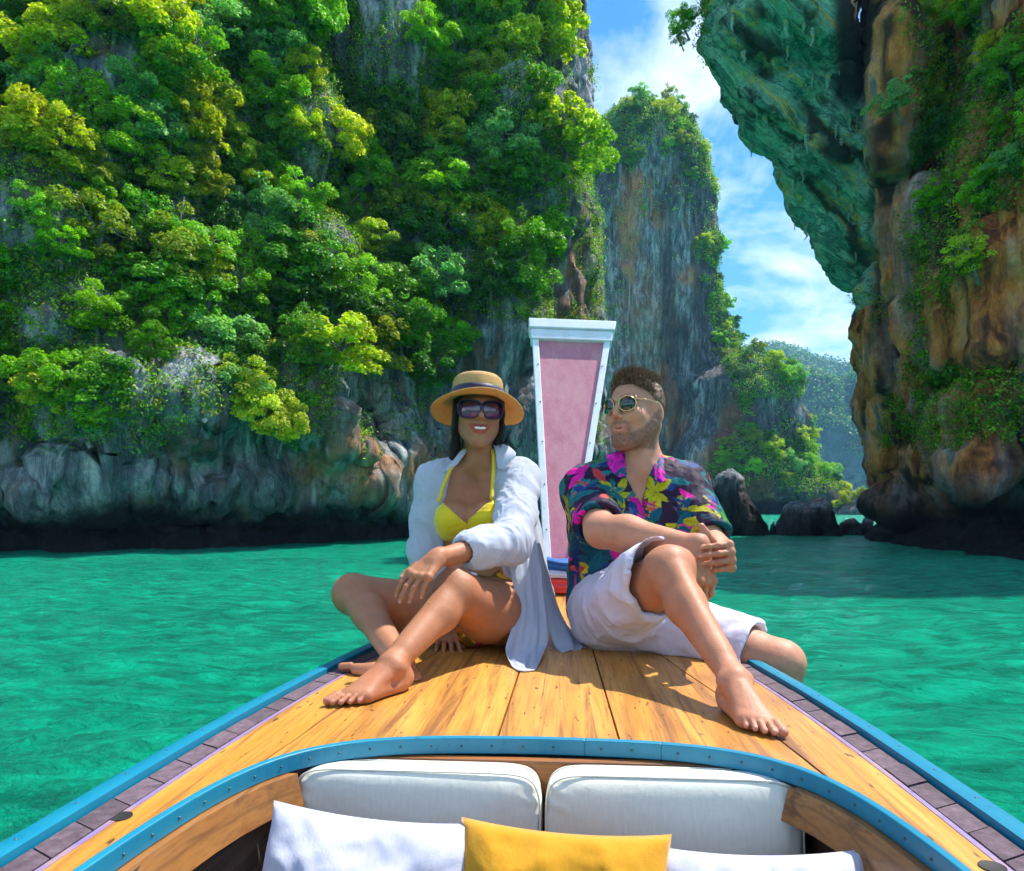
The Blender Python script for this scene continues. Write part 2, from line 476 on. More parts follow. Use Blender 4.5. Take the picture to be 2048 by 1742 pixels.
# --- the wooded cliff on the left
LPLAN = [(-75, 14), (-48, 19), (-30, 24.5), (-20.3, 29.4), (-13.5, 32.0), (-9.0, 37.0), (-5.6, 41.5), (0.6, 48.5), (4.6, 53.5), (6.6, 57.5), (6.8, 63), (2, 72), (-20, 66), (-75, 45)]
def left_cliff():
    fl = Field((-40, 18, -1.6), (11.5, 74, 42), 0.25)
    hz = np.array([-2, 0.2, 1.1, 2.1, 3.0, 5.0, 7.0, 12, 18, 26, 34, 46]); sb = np.array([0.4, 1.1, 1.5, -0.35, -0.55, 0.0, 0.9, 2.8, 4.8, 7.2, 9.6, 14.0])
    def fn(X, Y, Z):
        d2 = poly_sd(LPLAN, X, Y)
        g = np.interp(X, [-10, 0.5], [1.0, 0.12]); s_ = np.interp(Z, hz, sb)
        return (d2 + np.where(s_ > 0, np.where(Z > 6, s_ * g, s_), s_)) * 0.92
    fl.op(fn)
    # ledges and ribs that stand out of the face
    rr = random.Random(4)
    for i in range(46):
        t = rr.random(); k = t * 5.99; j = int(k); a = np.array(LPLAN[2 + j]); b = np.array(LPLAN[3 + j]); q = a + (b - a) * (k - j)
        z = rr.uniform(3, 34); set_ = np.interp(z, hz, sb) * np.interp(q[0], [-10, 0.5], [1.0, 0.12])
        c = (q[0] - set_ * 0.72, q[1] + set_ * 0.72, z)
        fl.ell(c, (rr.uniform(1.2, 2.6), rr.uniform(1.2, 2.6), rr.uniform(1.2, 4.0)), k=1.2)
    # two caves just above the notch
    fl.ell(P(742, 858, 39.0), (1.2, 4.5, 1.45), k=0.3, mode='sub')
    fl.ell(P(720, 820, 39.0), (0.8, 3.6, 0.8), k=0.3, mode='sub')
    fl.ell(P(48, 905, 29.2), (0.75, 3.2, 1.2), k=0.3, mode='sub')
    fl.ell(P(330, 1035, 31), (2.0, 1.6, 0.5), k=0.4, mode='sub')
    V, Fs = fl.mesh()
    def zone(V, N):
        z = np.zeros((len(V), 3)); px, py = pix(V)
        warm = np.exp(-((px - 760) / 170) ** 2 - ((py - 930) / 60) ** 2) + 0.7 * np.exp(-((px - 1150) / 50) ** 2 - ((py - 560) / 130) ** 2)
        z[:, 0] = np.clip(warm * (0.5 + 0.8 * fbm(V * 0.8, 3, 8)), 0, 0.8)
        z[:, 1] = 0.10 * sstep(0, 0.6, fbm(V * 0.5, 3, 31)) * (V[:, 2] < 9)
        z[:, 2] = np.maximum(wet(V, 1.9), 0.35 * sstep(-0.1, 0.6, fbm(V * 0.25, 3, 77)) * (V[:, 2] > 7))
        return z
    def pits(V):
        low = sstep(8.5, 6.0, V[:, 2]) * sstep(1.2, 2.4, V[:, 2])
        return low * (0.42 * ridged(V * np.array([0.75, 0.75, 0.14]), 3, 71) - 0.55 * sstep(0.25, 0.6, fbm(V * np.array([0.55, 0.55, 0.4]), 3, 73))) + 0.25 * sstep(2.6, 1.8, V[:, 2]) * fbm(V * 0.9, 3, 75)
    me, V, N = finish_rock('wooded_cliff', V, Fs, 0.65, 0.30, 11, zone, flute=0.24, extra=pits)
    o = add_obj('wooded_cliff', me, ROCK)
    tag(o, 'tall grey limestone cliff thick with green trees rising on the left', 'cliff')
    return V, N, Fs
LCV, LCN, LCF = left_cliff()
print('left cliff', time.time() - T00)

def inflate(fl, pts, T, s, y_of=None, k=0.0, lean=0.0, mode='add', pad=1.0):
    """a rounded mass with the outline pts = [(px, py, Y)], thickest inside"""
    Q = np.array([P(*p) for p in pts]); poly = [(q[0], q[2]) for q in Q]
    o = np.argsort(Q[:, 2]); zz, yy = Q[o, 2], Q[o, 1]
    lo = (Q[:, 0].min() - pad, yy.min() - T - pad, Q[:, 2].min() - pad); hi = (Q[:, 0].max() + pad, yy.max() + T + pad, Q[:, 2].max() + pad)
    def fn(X, Y, Z):
        f = poly_sd(poly, X, Z)
        y0 = np.interp(Z, zz, yy)
        t = T * np.sqrt(np.clip(1 - np.exp(np.minimum(f, 0) / s), 0, 1))
        return np.where(f > 0, np.sqrt(f * f + np.clip(np.abs(Y - y0) - 0, 0, None) ** 2), np.maximum(f, (np.abs(Y - y0) - t) * 0.6))
    fl.op(fn, lo, hi, k, mode)

# --- the far karst tower with its lower green spur
TOWER = [(1085, 1040), (1085, 330), (1130, 290), (1165, 258), (1195, 240), (1215, 198), (1250, 166), (1290, 150), (1340, 162), (1378, 200), (1402, 250), (1418, 320), (1430, 390),
         (1438, 470), (1440, 560), (1462, 610), (1490, 660), (1525, 730), (1570, 772), (1598, 812), (1612, 860), (1612, 905), (1640, 950), (1672, 985), (1682, 1040)]
def tower():
    fl = Field((3, 140, -4), (92, 226, 118), 0.95)
    inflate(fl, [(1024 + (x - 1024) * 0.955 + 4, 1012 - (1012 - y) * 0.93, 190) for x, y in TOWER], 14, 16)
    inflate(fl, [(x, y, 172) for x, y in ((1380, 1040), (1385, 900), (1420, 862), (1470, 850), (1540, 905), (1600, 940), (1655, 965), (1680, 1000), (1690, 1040))], 12, 8, k=4)
    inflate(fl, [(x, y, 178) for x, y in ((1330, 1040), (1395, 760), (1440, 735), (1500, 720), (1560, 760), (1600, 830), (1610, 1040))], 14, 8, k=3)
    fl.op(lambda X, Y, Z: -(np.abs(Z - 1.2) - 1.6 + 0 * X + 0 * Y), None, None, 0) if False else None
    V, Fs = fl.mesh()
    def zone(V, N):
        z = np.zeros((len(V), 3)); px, py = pix(V)
        z[:, 0] = np.clip(0.8 * sstep(0.45, 0.85, fbm(V * np.array([0.11, 0.11, 0.05]), 4, 5)) + 0.35 * np.exp(-((px - 1290) / 60) ** 2 - ((py - 640) / 110) ** 2), 0, 0.85)
        z[:, 2] = np.maximum(wet(V, 4.0), 0.28 + 0.45 * sstep(0.2, 0.7, ridged(V * np.array([0.12, 0.12, 0.03]), 3, 9)))
        return z
    me, V, N = finish_rock('karst_tower', V, Fs, 1.3, 0.085, 23, zone, flute=1.0)
    o = add_obj('karst_tower', me, ROCK)
    tag(o, 'tall sheer karst tower with a green domed top standing far behind the prow', 'rock tower')
    return V, N, Fs
TWV, TWN, TWF = tower()
print('tower', time.time() - T00)

# --- the overhanging cliff on the right
def right_cliff():
    fl = Field((6.5, 20, -1.6), (34, 56, 30), 0.20)
    plan = [(20.0, 38.4), (19.2, 33), (18.8, 27), (18.5, 25), (19.8, 23.5), (45, 27), (45, 60), (29, 56), (23.0, 46), (20.8, 41)]
    hz = np.array([-2, 0.25, 0.55, 1.2, 2.2, 3.2, 5, 7, 8.6, 9.6, 11, 13, 16, 22, 40]); sb = np.array([-0.3, -0.3, 0.4, 0.9, 0.35, -0.1, -0.3, -0.75, -0.95, -0.45, -0.8, -0.9, -0.4, 0.2, 2.0])
    fl.op(lambda X, Y, Z: (poly_sd(plan, X, Y) + np.interp(Z, hz, sb)) * 0.92)
    # the hanging roof of rock
    roof = [(1372, -60, 33.5), (1386, 0, 34), (1372, 100, 34.5), (1388, 150, 35), (1420, 205, 35.5), (1470, 285, 36), (1516, 312, 36.5), (1518, 352, 36.5), (1548, 392, 37),
            (1590, 440, 37.3), (1628, 500, 37.6), (1668, 548, 38), (1700, 572, 38.3), (1735, 566, 38.5), (1900, 470, 38), (1960, 200, 36), (1990, -60, 33.5)]
    roof = [(x + (48 if x < 1600 else (30 if x < 1720 else 0)), y - (6 if 300 < y < 600 else 0), Y) for x, y, Y in roof]
    inflate(fl, roof, 4.0, 3.6, k=0.6)
    # dark slot between roof and wall
    slot = [(P(x, y, 33)[0], P(x, y, 33)[2]) for x, y in ((1662, -90), (1684, 60), (1698, 150), (1712, 215), (1742, 195), (1766, 100), (1778, -90))]
    fl.op(lambda X, Y, Z: np.maximum(poly_sd(slot, X * 33 / Y, H + (Z - H) * 33 / Y), np.maximum(24 - Y, Y - 36.6)), None, None, 0.3, 'sub')
    # a pale rib of flowstone below the slot and a row of columns on the wall
    fl.cone(P(1738, 190, 34.5), P(1752, 470, 36.5), 0.35, 0.25, k=0.5)
    rr = random.Random(12)
    for (px, py0, py1, Y, r0, r1) in ((1790, 60, 330, 31, 0.8, 0.6), (1800, 330, 560, 32, 0.6, 0.8), (1850, 400, 760, 30.5, 0.9, 0.5), (1925, 480, 720, 28.5, 0.8, 0.9), (2005, 500, 780, 26.5, 1.0, 0.7),
                                     (1772, 560, 760, 36, 0.8, 0.5), (1750, 620, 700, 37.5, 0.6, 0.6), (1765, 760, 860, 37, 0.8, 0.5), (1900, 700, 860, 29, 0.8, 0.4), (1960, 830, 960, 27, 0.9, 0.8), (1975, 250, 470, 28, 0.7, 0.9)):
        fl.cone(P(px, py0, Y), P(px + rr.uniform(-8, 8), py1, Y - 0.2), r0, r1, k=0.8)
    # the foot flares out to the water, the little arch above it
    fl.cone(P(1770, 760, 37.2), P(1822, 905, 36.0), 0.55, 0.35, k=0.6)
    fl.ell(P(1800, 872, 37), (0.42, 3.5, 0.75), k=0.25, mode='sub')
    fl.ell(P(1776, 850, 37.4), (0.5, 1.2, 1.6), k=0.5)
    fl.ell(P(1772, 905, 37.6), (0.55, 0.9, 1.0), k=0.5)
    fl.ell(P(1850, 880, 31.0), (1.2, 1.7, 0.7), k=0.6, mode='sub')
    fl.ell(P(1950, 760, 27.6), (0.9, 2.2, 0.35), k=0.5, mode='sub')
    fl.ell(P(1800, 1010, 37.5), (1.3, 1.4, 1.2), k=0.8)
    V, Fs = fl.mesh()
    def zone(V, N):
        z = np.zeros((len(V), 3)); px, py = pix(V)
        edge = np.interp(py, [-80, 180, 330, 570], [1660, 1715, 1735, 1745])
        roofw = sstep(25, -15, px - edge) * (V[:, 2] > 11.5)
        z[:, 1] = 0.97 * roofw
        grey = sstep(-0.12, 0.42, fbm(V * np.array([0.55, 0.55, 0.16]), 4, 41)) * 0.6
        z[:, 0] = (1 - roofw) * np.clip(1 - grey, 0, 1)
        z[:, 2] = np.maximum(wet(V, 2.6), 0.95 * sstep(62, 40, np.abs(px - 1720)) * sstep(235, 180, py) * (V[:, 1] > 31))  # wet stain at the foot; the slot's deep shade is painted in black
        z[:, 0] *= 1 - 0.6 * sstep(3.4, 2.4, V[:, 2])
        al = 0.77 * V[:, 0] - 0.64 * V[:, 2]; ac = 0.64 * V[:, 0] + 0.77 * V[:, 2]
        crk = roofw * sstep(0.95, 1.3, ridged(np.stack([al * 0.13, V[:, 1] * 0.4, ac * 0.8], 1), 3, 55)) + (1 - roofw) * sstep(0.9, 1.3, ridged(V * np.array([0.55, 0.55, 0.16]), 3, 57))
        z[:, 2] = np.maximum(z[:, 2], 0.9 * np.clip(crk, 0, 1))
        return z
    def strata(V):
        px, py = pix(V); w = sstep(1760, 1700, px) * sstep(11, 13, V[:, 2])
        al = 0.77 * V[:, 0] - 0.64 * V[:, 2]; ac = 0.64 * V[:, 0] + 0.77 * V[:, 2]; q = np.stack([al * 0.10, V[:, 1] * 0.30, ac * 0.75], 1)
        return w * (0.50 * ridged(q, 2, 91) + 0.22 * ridged(q * np.array([1.5, 1.5, 3.2]), 3, 92)) - 0.3 * w
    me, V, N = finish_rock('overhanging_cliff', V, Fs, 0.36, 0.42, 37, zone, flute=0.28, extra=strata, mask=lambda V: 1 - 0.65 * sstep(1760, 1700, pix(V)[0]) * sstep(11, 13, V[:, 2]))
    o = add_obj('overhanging_cliff', me, ROCK)
    tag(o, 'orange and green limestone cliff on the right with a huge hanging roof of rock', 'cliff')
    # dripstones hanging from the underside of the roof
    px, py = pix(V); rr = random.Random(8); shapes = []
    for k in range(4):
        mb = MB(); n = 6; pts = [(rr.uniform(-0.03, 0.03) * i, rr.uniform(-0.03, 0.03) * i, 0.25 - i / (n - 1) * 1.25) for i in range(n)]
        mb.tube(pts, [0.24, 0.19, 0.15 + rr.uniform(-.03, .03), 0.10, 0.07, 0.02], 8); me_ = new_mesh('stalactite', np.array(mb.v), mb.f); z_ = np.zeros((len(mb.v), 3)); z_[:, 1] = 0.75; set_col(me_, z_, 'zone'); me_.materials.append(ROCK); shapes.append(me_)
    cand = np.flatnonzero((px > 1400) & (px < 1735) & (py > -20) & (py < 560) & (N[:, 2] < -0.25) & (N[:, 1] < 0.35))
    for i in rr.sample(list(cand), 46):
        st = bpy.data.objects.new('stalactite', shapes[rr.randrange(4)]); COL.objects.link(st); st.parent = o
        st.location = tuple(V[i]); sc_ = rr.uniform(0.25, 0.75); st.scale = (sc_ * rr.uniform(0.7, 1.2), sc_ * rr.uniform(0.7, 1.2), sc_ * rr.uniform(0.7, 1.5)); st.rotation_euler = (rr.uniform(-.15, .15), rr.uniform(-.15, .15), rr.uniform(0, 6))
    return V, N, Fs
RCV, RCN, RCF = right_cliff()
print('right cliff', time.time() - T00)

# --- dark sea stacks between the two cliffs, the low islet behind them
def stack(name, outline, Y, T, s, label, h, amp, seed, cat='rock', orange=0.0, extra=None, dark=0.9):
    Q = np.array([P(x, y, Y) for x, y in outline])
    fl = Field(Q.min(0) - (1.5, T + 1.5, 1.5), Q.max(0) + (1.5, T + 1.5, 1.5), h)
    inflate(fl, [(x, y, Y) for x, y in outline], T, s)
    if extra: extra(fl)
    V, Fs = fl.mesh()
    def zone(V, N):
        z = np.zeros((len(V), 3)); z[:, 0] = orange * sstep(0, 0.5, fbm(V * 0.7, 3, seed))
        z[:, 2] = np.clip(dark - 0.8 * sstep(0.55, 0.95, (V[:, 2]) / max(Q[:, 2].max(), 0.1)), 0, 1)
        return z
    me, V, N = finish_rock(name, V, Fs, amp, 0.9 / max(s, 0.3) * 0.5, seed, zone, flute=amp * 0.4)
    o = add_obj(name, me, ROCK); tag(o, label, cat, 'dark rocks standing in the strait' if cat == 'rock' else None)
    return V, N, Fs
stack('sea_rock', [(1395, 1085), (1405, 1040), (1415, 1005), (1425, 965), (1440, 945), (1462, 940), (1480, 955), (1484, 985), (1500, 1010), (1518, 1040), (1530, 1066), (1540, 1085)], 47.5, 1.5, 0.6,
      'tallest dark sea rock with a knobbly grey head, behind the man’s shoulder', 0.09, 0.16, 3)
stack('sea_rock', [(1550, 1085), (1556, 1062), (1568, 1034), (1578, 1012), (1596, 1002), (1612, 1008), (1630, 1001), (1648, 999), (1656, 1022), (1668, 1048), (1678, 1070), (1690, 1085)], 47.5, 1.6, 0.6,
      'broad flat-topped dark sea rock, middle one of the three in the strait', 0.09, 0.14, 13)
stack('sea_rock', [(1668, 1085), (1678, 1058), (1690, 1042), (1706, 1036), (1718, 1048), (1728, 1052), (1731, 1040), (1736, 1034), (1743, 1036), (1742, 1062), (1748, 1085)], 48.5, 0.9, 0.35,
      'small low dark sea rock with an upturned horn, nearest the right cliff', 0.07, 0.07, 19)
stack('sea_rock', [(1536, 1085), (1540, 1062), (1543, 1050), (1547, 1044), (1550, 1056), (1553, 1066), (1560, 1085)], 47.8, 0.3, 0.2,
      'tiny pointed dark rock poking up left of the flat-topped rock', 0.05, 0.04, 29)
ISV, ISN, ISF = stack('rocky_islet', [(1655, 1040), (1662, 1012), (1685, 1004), (1706, 994), (1722, 992), (1736, 1005), (1752, 1014), (1760, 1024), (1764, 1040)], 165, 6, 2.2,
      'low rocky islet with a bright green cap behind the small sea rocks', 0.4, 0.5, 31, cat='islet', dark=0.35)

# --- hazy wooded hills at the far end of the strait
def hills():
    out = []
    for (name, Y, T, s, pts, seed) in (('wooded_hill', 1300, 190, 85, [(1300, 1016), (1380, 800), (1440, 730), (1500, 702), (1522, 694), (1560, 704), (1610, 732), (1660, 742), (1700, 748), (1745, 745), (1830, 742), (1930, 800), (2010, 1016)], 3),
                                      ('wooded_hill', 800, 84, 34, [(1520, 1016), (1545, 860), (1580, 805), (1612, 770), (1640, 778), (1660, 830), (1668, 800), (1700, 775), (1740, 770), (1790, 790), (1850, 1016)], 8)):
        Q = np.array([P(x, y, Y) for x, y in pts]); h = Y / 165
        fl = Field(Q.min(0) - (35, T + 35, 35), Q.max(0) + (35, T + 35, 35), h)
        inflate(fl, [(x, y, Y) for x, y in pts], T, s)
        V, Fs = fl.mesh(); N = vnormals(V, Fs)
        lump = 13 * fbm(V * 0.011, 4, seed) + 6 * np.abs(fbm(V * 0.06, 3, seed + 3)) + 2.6 * ridged(V * 0.15, 2, seed)
        V = V + N * lump[:, None]
        me = new_mesh(name, V, Fs); out.append((V, vnormals(V, Fs), Fs, me, name))
    m, nt, b = mat('hill_forest', 0.9, spec=0.1)
    n = noise(nt, coords(nt), 0.05, 9, 0.7); g = nd(nt, 'ShaderNodeNewGeometry')
    nz = nd(nt, 'ShaderNodeSeparateXYZ', {0: g.outputs['True Normal']}).outputs[2]
    grn = ramp(nt, n, [(0.3, (0.006, 0.025, 0.014)), (0.5, (0.015, 0.055, 0.028)), (0.7, (0.05, 0.11, 0.04))])  # greens darkened and blued to paint in distance haze
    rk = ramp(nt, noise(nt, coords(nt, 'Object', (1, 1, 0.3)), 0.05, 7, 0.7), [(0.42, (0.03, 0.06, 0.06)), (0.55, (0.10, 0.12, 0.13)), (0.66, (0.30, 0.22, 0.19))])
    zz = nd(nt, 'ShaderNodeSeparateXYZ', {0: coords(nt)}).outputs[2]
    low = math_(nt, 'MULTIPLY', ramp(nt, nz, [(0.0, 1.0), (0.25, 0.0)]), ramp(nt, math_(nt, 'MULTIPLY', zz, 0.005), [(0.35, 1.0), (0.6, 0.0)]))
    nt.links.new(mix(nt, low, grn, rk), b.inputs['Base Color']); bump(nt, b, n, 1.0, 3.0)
    labs = ('long hazy blue-green wooded ridge closing the far end of the strait', 'hazy steep wooded headland standing in front of the far ridge')
    for i, (V, N, Fs, me, name) in enumerate(out):
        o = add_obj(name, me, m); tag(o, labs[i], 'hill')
    return out
HILLS = hills()
print('hills', time.time() - T00)
# ------------------------------------------------------------------ trees
def leaf_quads(C, D, L, W, jit, r):
    """diamond leaves: centres C, outward directions D; returns V, F"""
    n = len(C)
    D = D + jit * r.normal(size=(n, 3)); D /= np.linalg.norm(D, axis=1, keepdims=True)
    t = np.cross(D, r.normal(size=(n, 3))); t /= np.maximum(np.linalg.norm(t, axis=1, keepdims=True), 1e-9)
    s = np.cross(D, t)
    L = np.asarray(L).reshape(-1, 1) if hasattr(L, '__len__') else L; W = np.asarray(W).reshape(-1, 1) if hasattr(W, '__len__') else W
    V = np.stack([C - t * L / 2, C + s * W / 2 + D * L * 0.05, C + t * L / 2 - D * L * 0.12, C - s * W / 2 + D * L * 0.05], 1).reshape(-1, 3)
    return V, np.arange(4 * n).reshape(n, 4)

def tree_proto(seed, spread=1.0, tall=1.0, nclump=26, per=120, leaf=0.17, droop=0.0):
    r = np.random.default_rng(seed)
    cl = []; tries = 0
    while len(cl) < nclump and tries < 4000:
        tries += 1
        p = r.normal(size=3); p /= np.linalg.norm(p); p[2] = p[2] * 1.0 + 0.12
        c = p * np.array([1.25 * spread, 1.25 * spread, 1.0 * tall]) * r.uniform(0.45, 1.22)
        if all(np.linalg.norm(c - q) > 0.30 for q in cl): cl.append(c)
    Cs, Ds, Cl = [], [], []
    for c in cl:
        rad = r.uniform(0.20, 0.46); m = int(per * (rad / 0.36) ** 2)
        d = r.normal(size=(m, 3)); d /= np.linalg.norm(d, axis=1, keepdims=True); d[:, 2] = np.abs(d[:, 2]) * 1.2 - 0.35
        d /= np.linalg.norm(d, axis=1, keepdims=True)
        rr_ = r.uniform(0.35, 1.0, (m, 1)) ** 0.5
        pts = c + d * rr_ * np.array([rad * 1.1, rad * 1.1, rad * 0.95]); pts[:, 2] -= droop * (d[:, :2] ** 2).sum(1) * rad
        up = d * 0.55 + np.array([0.22, -0.1, 0.8])
        Cs.append(pts); Ds.append(up / np.linalg.norm(up, axis=1, keepdims=True)); tint = r.uniform(0.72, 1.15)
        k = tint * r.uniform(0.65, 1.3, m); hue = r.normal(0, 0.10, m)
        Cl.append(np.stack([k * (1 + hue), k, k * (1 - hue * 2)], 1))
    C = np.concatenate(Cs); D = np.concatenate(Ds); K = np.concatenate(Cl)
    C[:, 2] += 1.35
    V, Fs = leaf_quads(C, D, r.uniform(0.7, 1.35, len(C)) * leaf, r.uniform(0.55, 0.9, len(C)) * leaf, 0.42, r)
    me = new_mesh('crown', V, Fs, False); set_col(me, np.repeat(K, 4, 0)); me.materials.append(LEAF)
    mb = MB()
    lean = r.uniform(-0.2, 0.2, 2)
    top = np.array([lean[0], lean[1], 1.7]); mid = np.array([lean[0] * 0.2 + 0.06, lean[1] * 0.3, 0.8])
    mb.tube([(0, 0, -0.5), (0, 0, 0.1), mid, top], [0.13, 0.10, 0.075, 0.05], 7)
    for c in r.permutation(len(cl))[:9]:
        e = cl[c] + np.array([0, 0, 1.7]); st = mid + (top - mid) * r.uniform(0.3, 1.0)
        mb.tube([st, (st + e) / 2 + np.array([0, 0, -0.08]), e], [0.045, 0.03, 0.012], 5)
    mt = new_mesh('trunk', np.array(mb.v), mb.f); mt.materials.append(BARK)
    return me, mt
PROTOS = [tree_proto(100 + i, sp, ta, nc, per, lf, dr) for i, (sp, ta, nc, per, lf, dr) in enumerate((
    (0.95, 1.1, 38, 180, 0.125, 0.0), (1.1, 0.95, 42, 170, 0.13, 0.1), (0.85, 1.3, 36, 190, 0.115, 0.2), (1.0, 1.0, 30, 190, 0.14, 0.0),
    (0.8, 1.1, 24, 200, 0.12, 0.3), (1.15, 0.85, 42, 160, 0.125, 0.0), (0.9, 1.25, 34, 160, 0.15, 0.25)))]

GREENS = {'yellow-green': (0.46, 0.58, 0.014), 'bright green': (0.23, 0.54, 0.014), 'mid green': (0.12, 0.38, 0.014), 'dark green': (0.05, 0.20, 0.012),
          'pale blue-green': (0.22, 0.52, 0.16), 'olive': (0.28, 0.38, 0.02)}
GW = ['yellow-green'] * 6 + ['bright green'] * 9 + ['mid green'] * 8 + ['dark green'] * 4 + ['pale blue-green'] * 2 + ['olive'] * 2
NTREE = [0]; TREES = []
def plant_tree(base, out_dir, scale, colour, label, group, rr, tilt=0.22):
    root = empty('tree', tuple(base)); me, mt = PROTOS[rr.randrange(len(PROTOS))]
    ax = Vector((0, 0, 1)) * 1.0 + Vector((out_dir[0], out_dir[1], 0)) * tilt
    q = ax.normalized().to_track_quat('Z', 'Y') @ Matrix.Rotation(rr.uniform(0, 6.28), 4, 'Z').to_quaternion()
    root.rotation_mode = 'QUATERNION'; root.rotation_quaternion = q
    s = scale; root.scale = (s * rr.uniform(0.9, 1.15), s * rr.uniform(0.9, 1.15), s * rr.uniform(0.85, 1.15))
    c = GREENS[colour]; v = rr.uniform(0.85, 1.2)
    cr_ = add_obj('crown', me, None, root); cr_.color = (c[0] * v * rr.uniform(0.9, 1.12), c[1] * v, c[2] * v, 1)
    add_obj('trunk', mt, None, root)
    tag(root, label, 'tree', group); NTREE[0] += 1; TREES.append((root, 1024 + F * base[0] / base[1]))
    return root

def near(px, py, boxes):
    return any(x0 <= px <= x1 and y0 <= py <= y1 for x0, y0, x1, y1 in boxes)

def forest(V, N, count, ok, spacing, size, seed, where, tilt=0.22, names=None):
    px, py = pix(V); rr = random.Random(seed)
    dist = V[:, 1]
    vis = (px > -160) & (px < 2150) & (py > -90) & (py < 1040) & ((N * (V - np.array([0, 0, H]))).sum(1) < 0.12 * np.linalg.norm(V, axis=1))
    cand = np.flatnonzero(vis & ok(V, N, px, py)); r = np.random.default_rng(seed); r.shuffle(cand)
    kept = []
    for i in cand:
        if len(kept) >= count: break
        p = (px[i], py[i])
        if all((p[0] - a) ** 2 + (p[1] - b) ** 2 > (spacing(p) * rr.uniform(0.75, 1.1)) ** 2 for a, b in kept):
            kept.append(p)
            n = N[i][:2]; n = n / max(np.linalg.norm(n), 1e-6)
            s = size(p, dist[i]) * rr.uniform(0.65, 1.3); col = rr.choice(GW)
            sz = 'small' if s / size(p, dist[i]) < 0.85 else ('large' if s / size(p, dist[i]) > 1.1 else 'middling')
            plc = where(p)
            plant_tree(V[i] + np.array([n[0], n[1], 0]) * 0.05 - np.array([0, 0, 0.25 * s]), n, s, col, f'{sz} {col} tree {plc}', f'trees {plc}', rr, tilt)
    return kept

def w_left(p):
    row = 'high on' if p[1] < 230 else ('halfway up' if p[1] < 520 else 'low on')
    col = 'at left edge' if p[0] < 250 else ('left of the straw hat' if p[0] < 720 else ('above the straw hat' if p[0] < 980 else 'near its right end'))
    return f'{row} wooded cliff, {col}'
BARE_L = [(0, 170, 110, 300), (860, 320, 950, 470), (1095, -90, 1230, 262), (1100, 380, 1200, 640), (690, -90, 760, 50), (900, 640, 1200, 1000), (200, 640, 260, 720), (670, 740, 820, 960)]
def ok_left(V, N, px, py):
    lim = np.interp(px, [0, 250, 450, 620, 800, 900, 1050, 1200], [800, 790, 740, 800, 780, 690, 600, 560])
    bare = np.zeros(len(V), bool)
    for x0, y0, x1, y1 in BARE_L: bare |= (px > x0) & (px < x1) & (py > y0) & (py < y1)
    return (py < lim + 75) & ~bare & (V[:, 1] < 68) & (px < 1185)
rr0 = random.Random(1)
forest(LCV, LCN, 196, ok_left, lambda p: 56, lambda p, d: d / 36 * 1.08, 5, w_left)
# the bright bush that leans out over the bare rock, and a few more on the lower edge
for (px, py, Y, s, c, lb) in ((520, 800, 32.2, 0.95, 'yellow-green', 'large yellow-green bush leaning out over the bare rock'), (560, 845, 32.2, 0.75, 'yellow-green', 'lowest yellow-green bush hanging over the bare rock'), (480, 760, 32.3, 0.85, 'yellow-green', 'upper yellow-green bush above the one leaning over the rock'),
        (860, 930, 42, 0.4, 'bright green', 'small bright green shrub on the rock beside the sea cave'), (100, 770, 28.9, 0.8, 'yellow-green', 'yellow-green bush above the bare rock near the left edge'), (250, 800, 30, 0.6, 'bright green', 'bright green bush above the pale streaked rock')):
    plant_tree(P(px, py, Y) - np.array([0, 0, 1.6 * s]), (0.7, -0.7), s, c, lb, 'bushes leaning out over the bare rock', rr0, 0.6)
def w_tow(p):
    return 'on the far tower’s domed top' if p[1] < 330 else ('on the spur right of the far tower' if p[0] > 1380 else 'clinging to the far tower’s face')
def ok_tower(V, N, px, py):
    top = ((N[:, 2] > 0.12) & (py < 360)) | (py < 250)
    edge = np.interp(py, [560, 640, 720, 780, 850, 950, 1000], [1425, 1440, 1470, 1490, 1520, 1430, 1430])
    spur = (px > edge - 25) & (py > 560) & (py < 985) & ~((px > 1500) & (px < 1620) & (py > 800) & (py < 880)) & (N[:, 2] > -0.1)
    face = (fbm(V * 0.06, 3, 4) > 0.62) & (py < 620)
    side = (py < 420) & (px > 1370) & (N[:, 2] > 0.05)
    return (px > 1120) & (px < 1690) & (top | spur | face | side)
forest(TWV, TWN, 90, ok_tower, lambda p: 20, lambda p, d: 1.35, 8, w_tow)
def w_right(p):
    return 'on the right cliff near the top corner' if p[1] < 300 else 'hanging on the orange cliff at the right'
def ok_right(V, N, px, py):
    a = (px > 1800) & (py > -60) & (py < 420) & (px > 1800 + 0.05 * py); b = (px > 1800) & (px < 1960) & (py >= 420) & (py < 620)
    c = (px > 1840) & (px < 1960) & (py > 740) & (py < 850)
    return (a | b | c) & (V[:, 1] < 40)
forest(RCV, RCN, 30, ok_right, lambda p: 56, lambda p, d: d / 36 * 0.74, 9, w_right, 0.5)
for (px, py, Y, s, c) in ((1375, 40, 34.3, 0.45, 'mid green'), (1365, 75, 34.6, 0.3, 'mid green'), (1800, 190, 29, 0.6, 'pale blue-green'), (1720, 600, 37.5, 0.2, 'yellow-green')):
    plant_tree(P(px, py, Y) - np.array([0, 0, 1.6 * s]), (-0.9, -0.4), s, c, f'{c} shrub ' + ('on the tip of the hanging rock roof' if px < 1500 else ('beside the dark slot of the right cliff' if px > 1750 else 'where roof meets wall')), 'shrubs on the hanging rock', rr0, 0.6)
rr1 = random.Random(77)
for (px, py, s) in ((1690, 1003, 1.2), (1712, 994, 1.2), (1728, 996, 1.1), (1742, 1008, 0.9), (1672, 1010, 1.0)):
    plant_tree(P(px, py + 8, 163), (0, -1), s, 'yellow-green', 'yellow-green bush capping the low rocky islet', 'bushes capping the low islet', rr1, 0.1)
_by = {}
for o_, x_ in TREES: _by.setdefault(o_['label'], []).append((x_, o_))
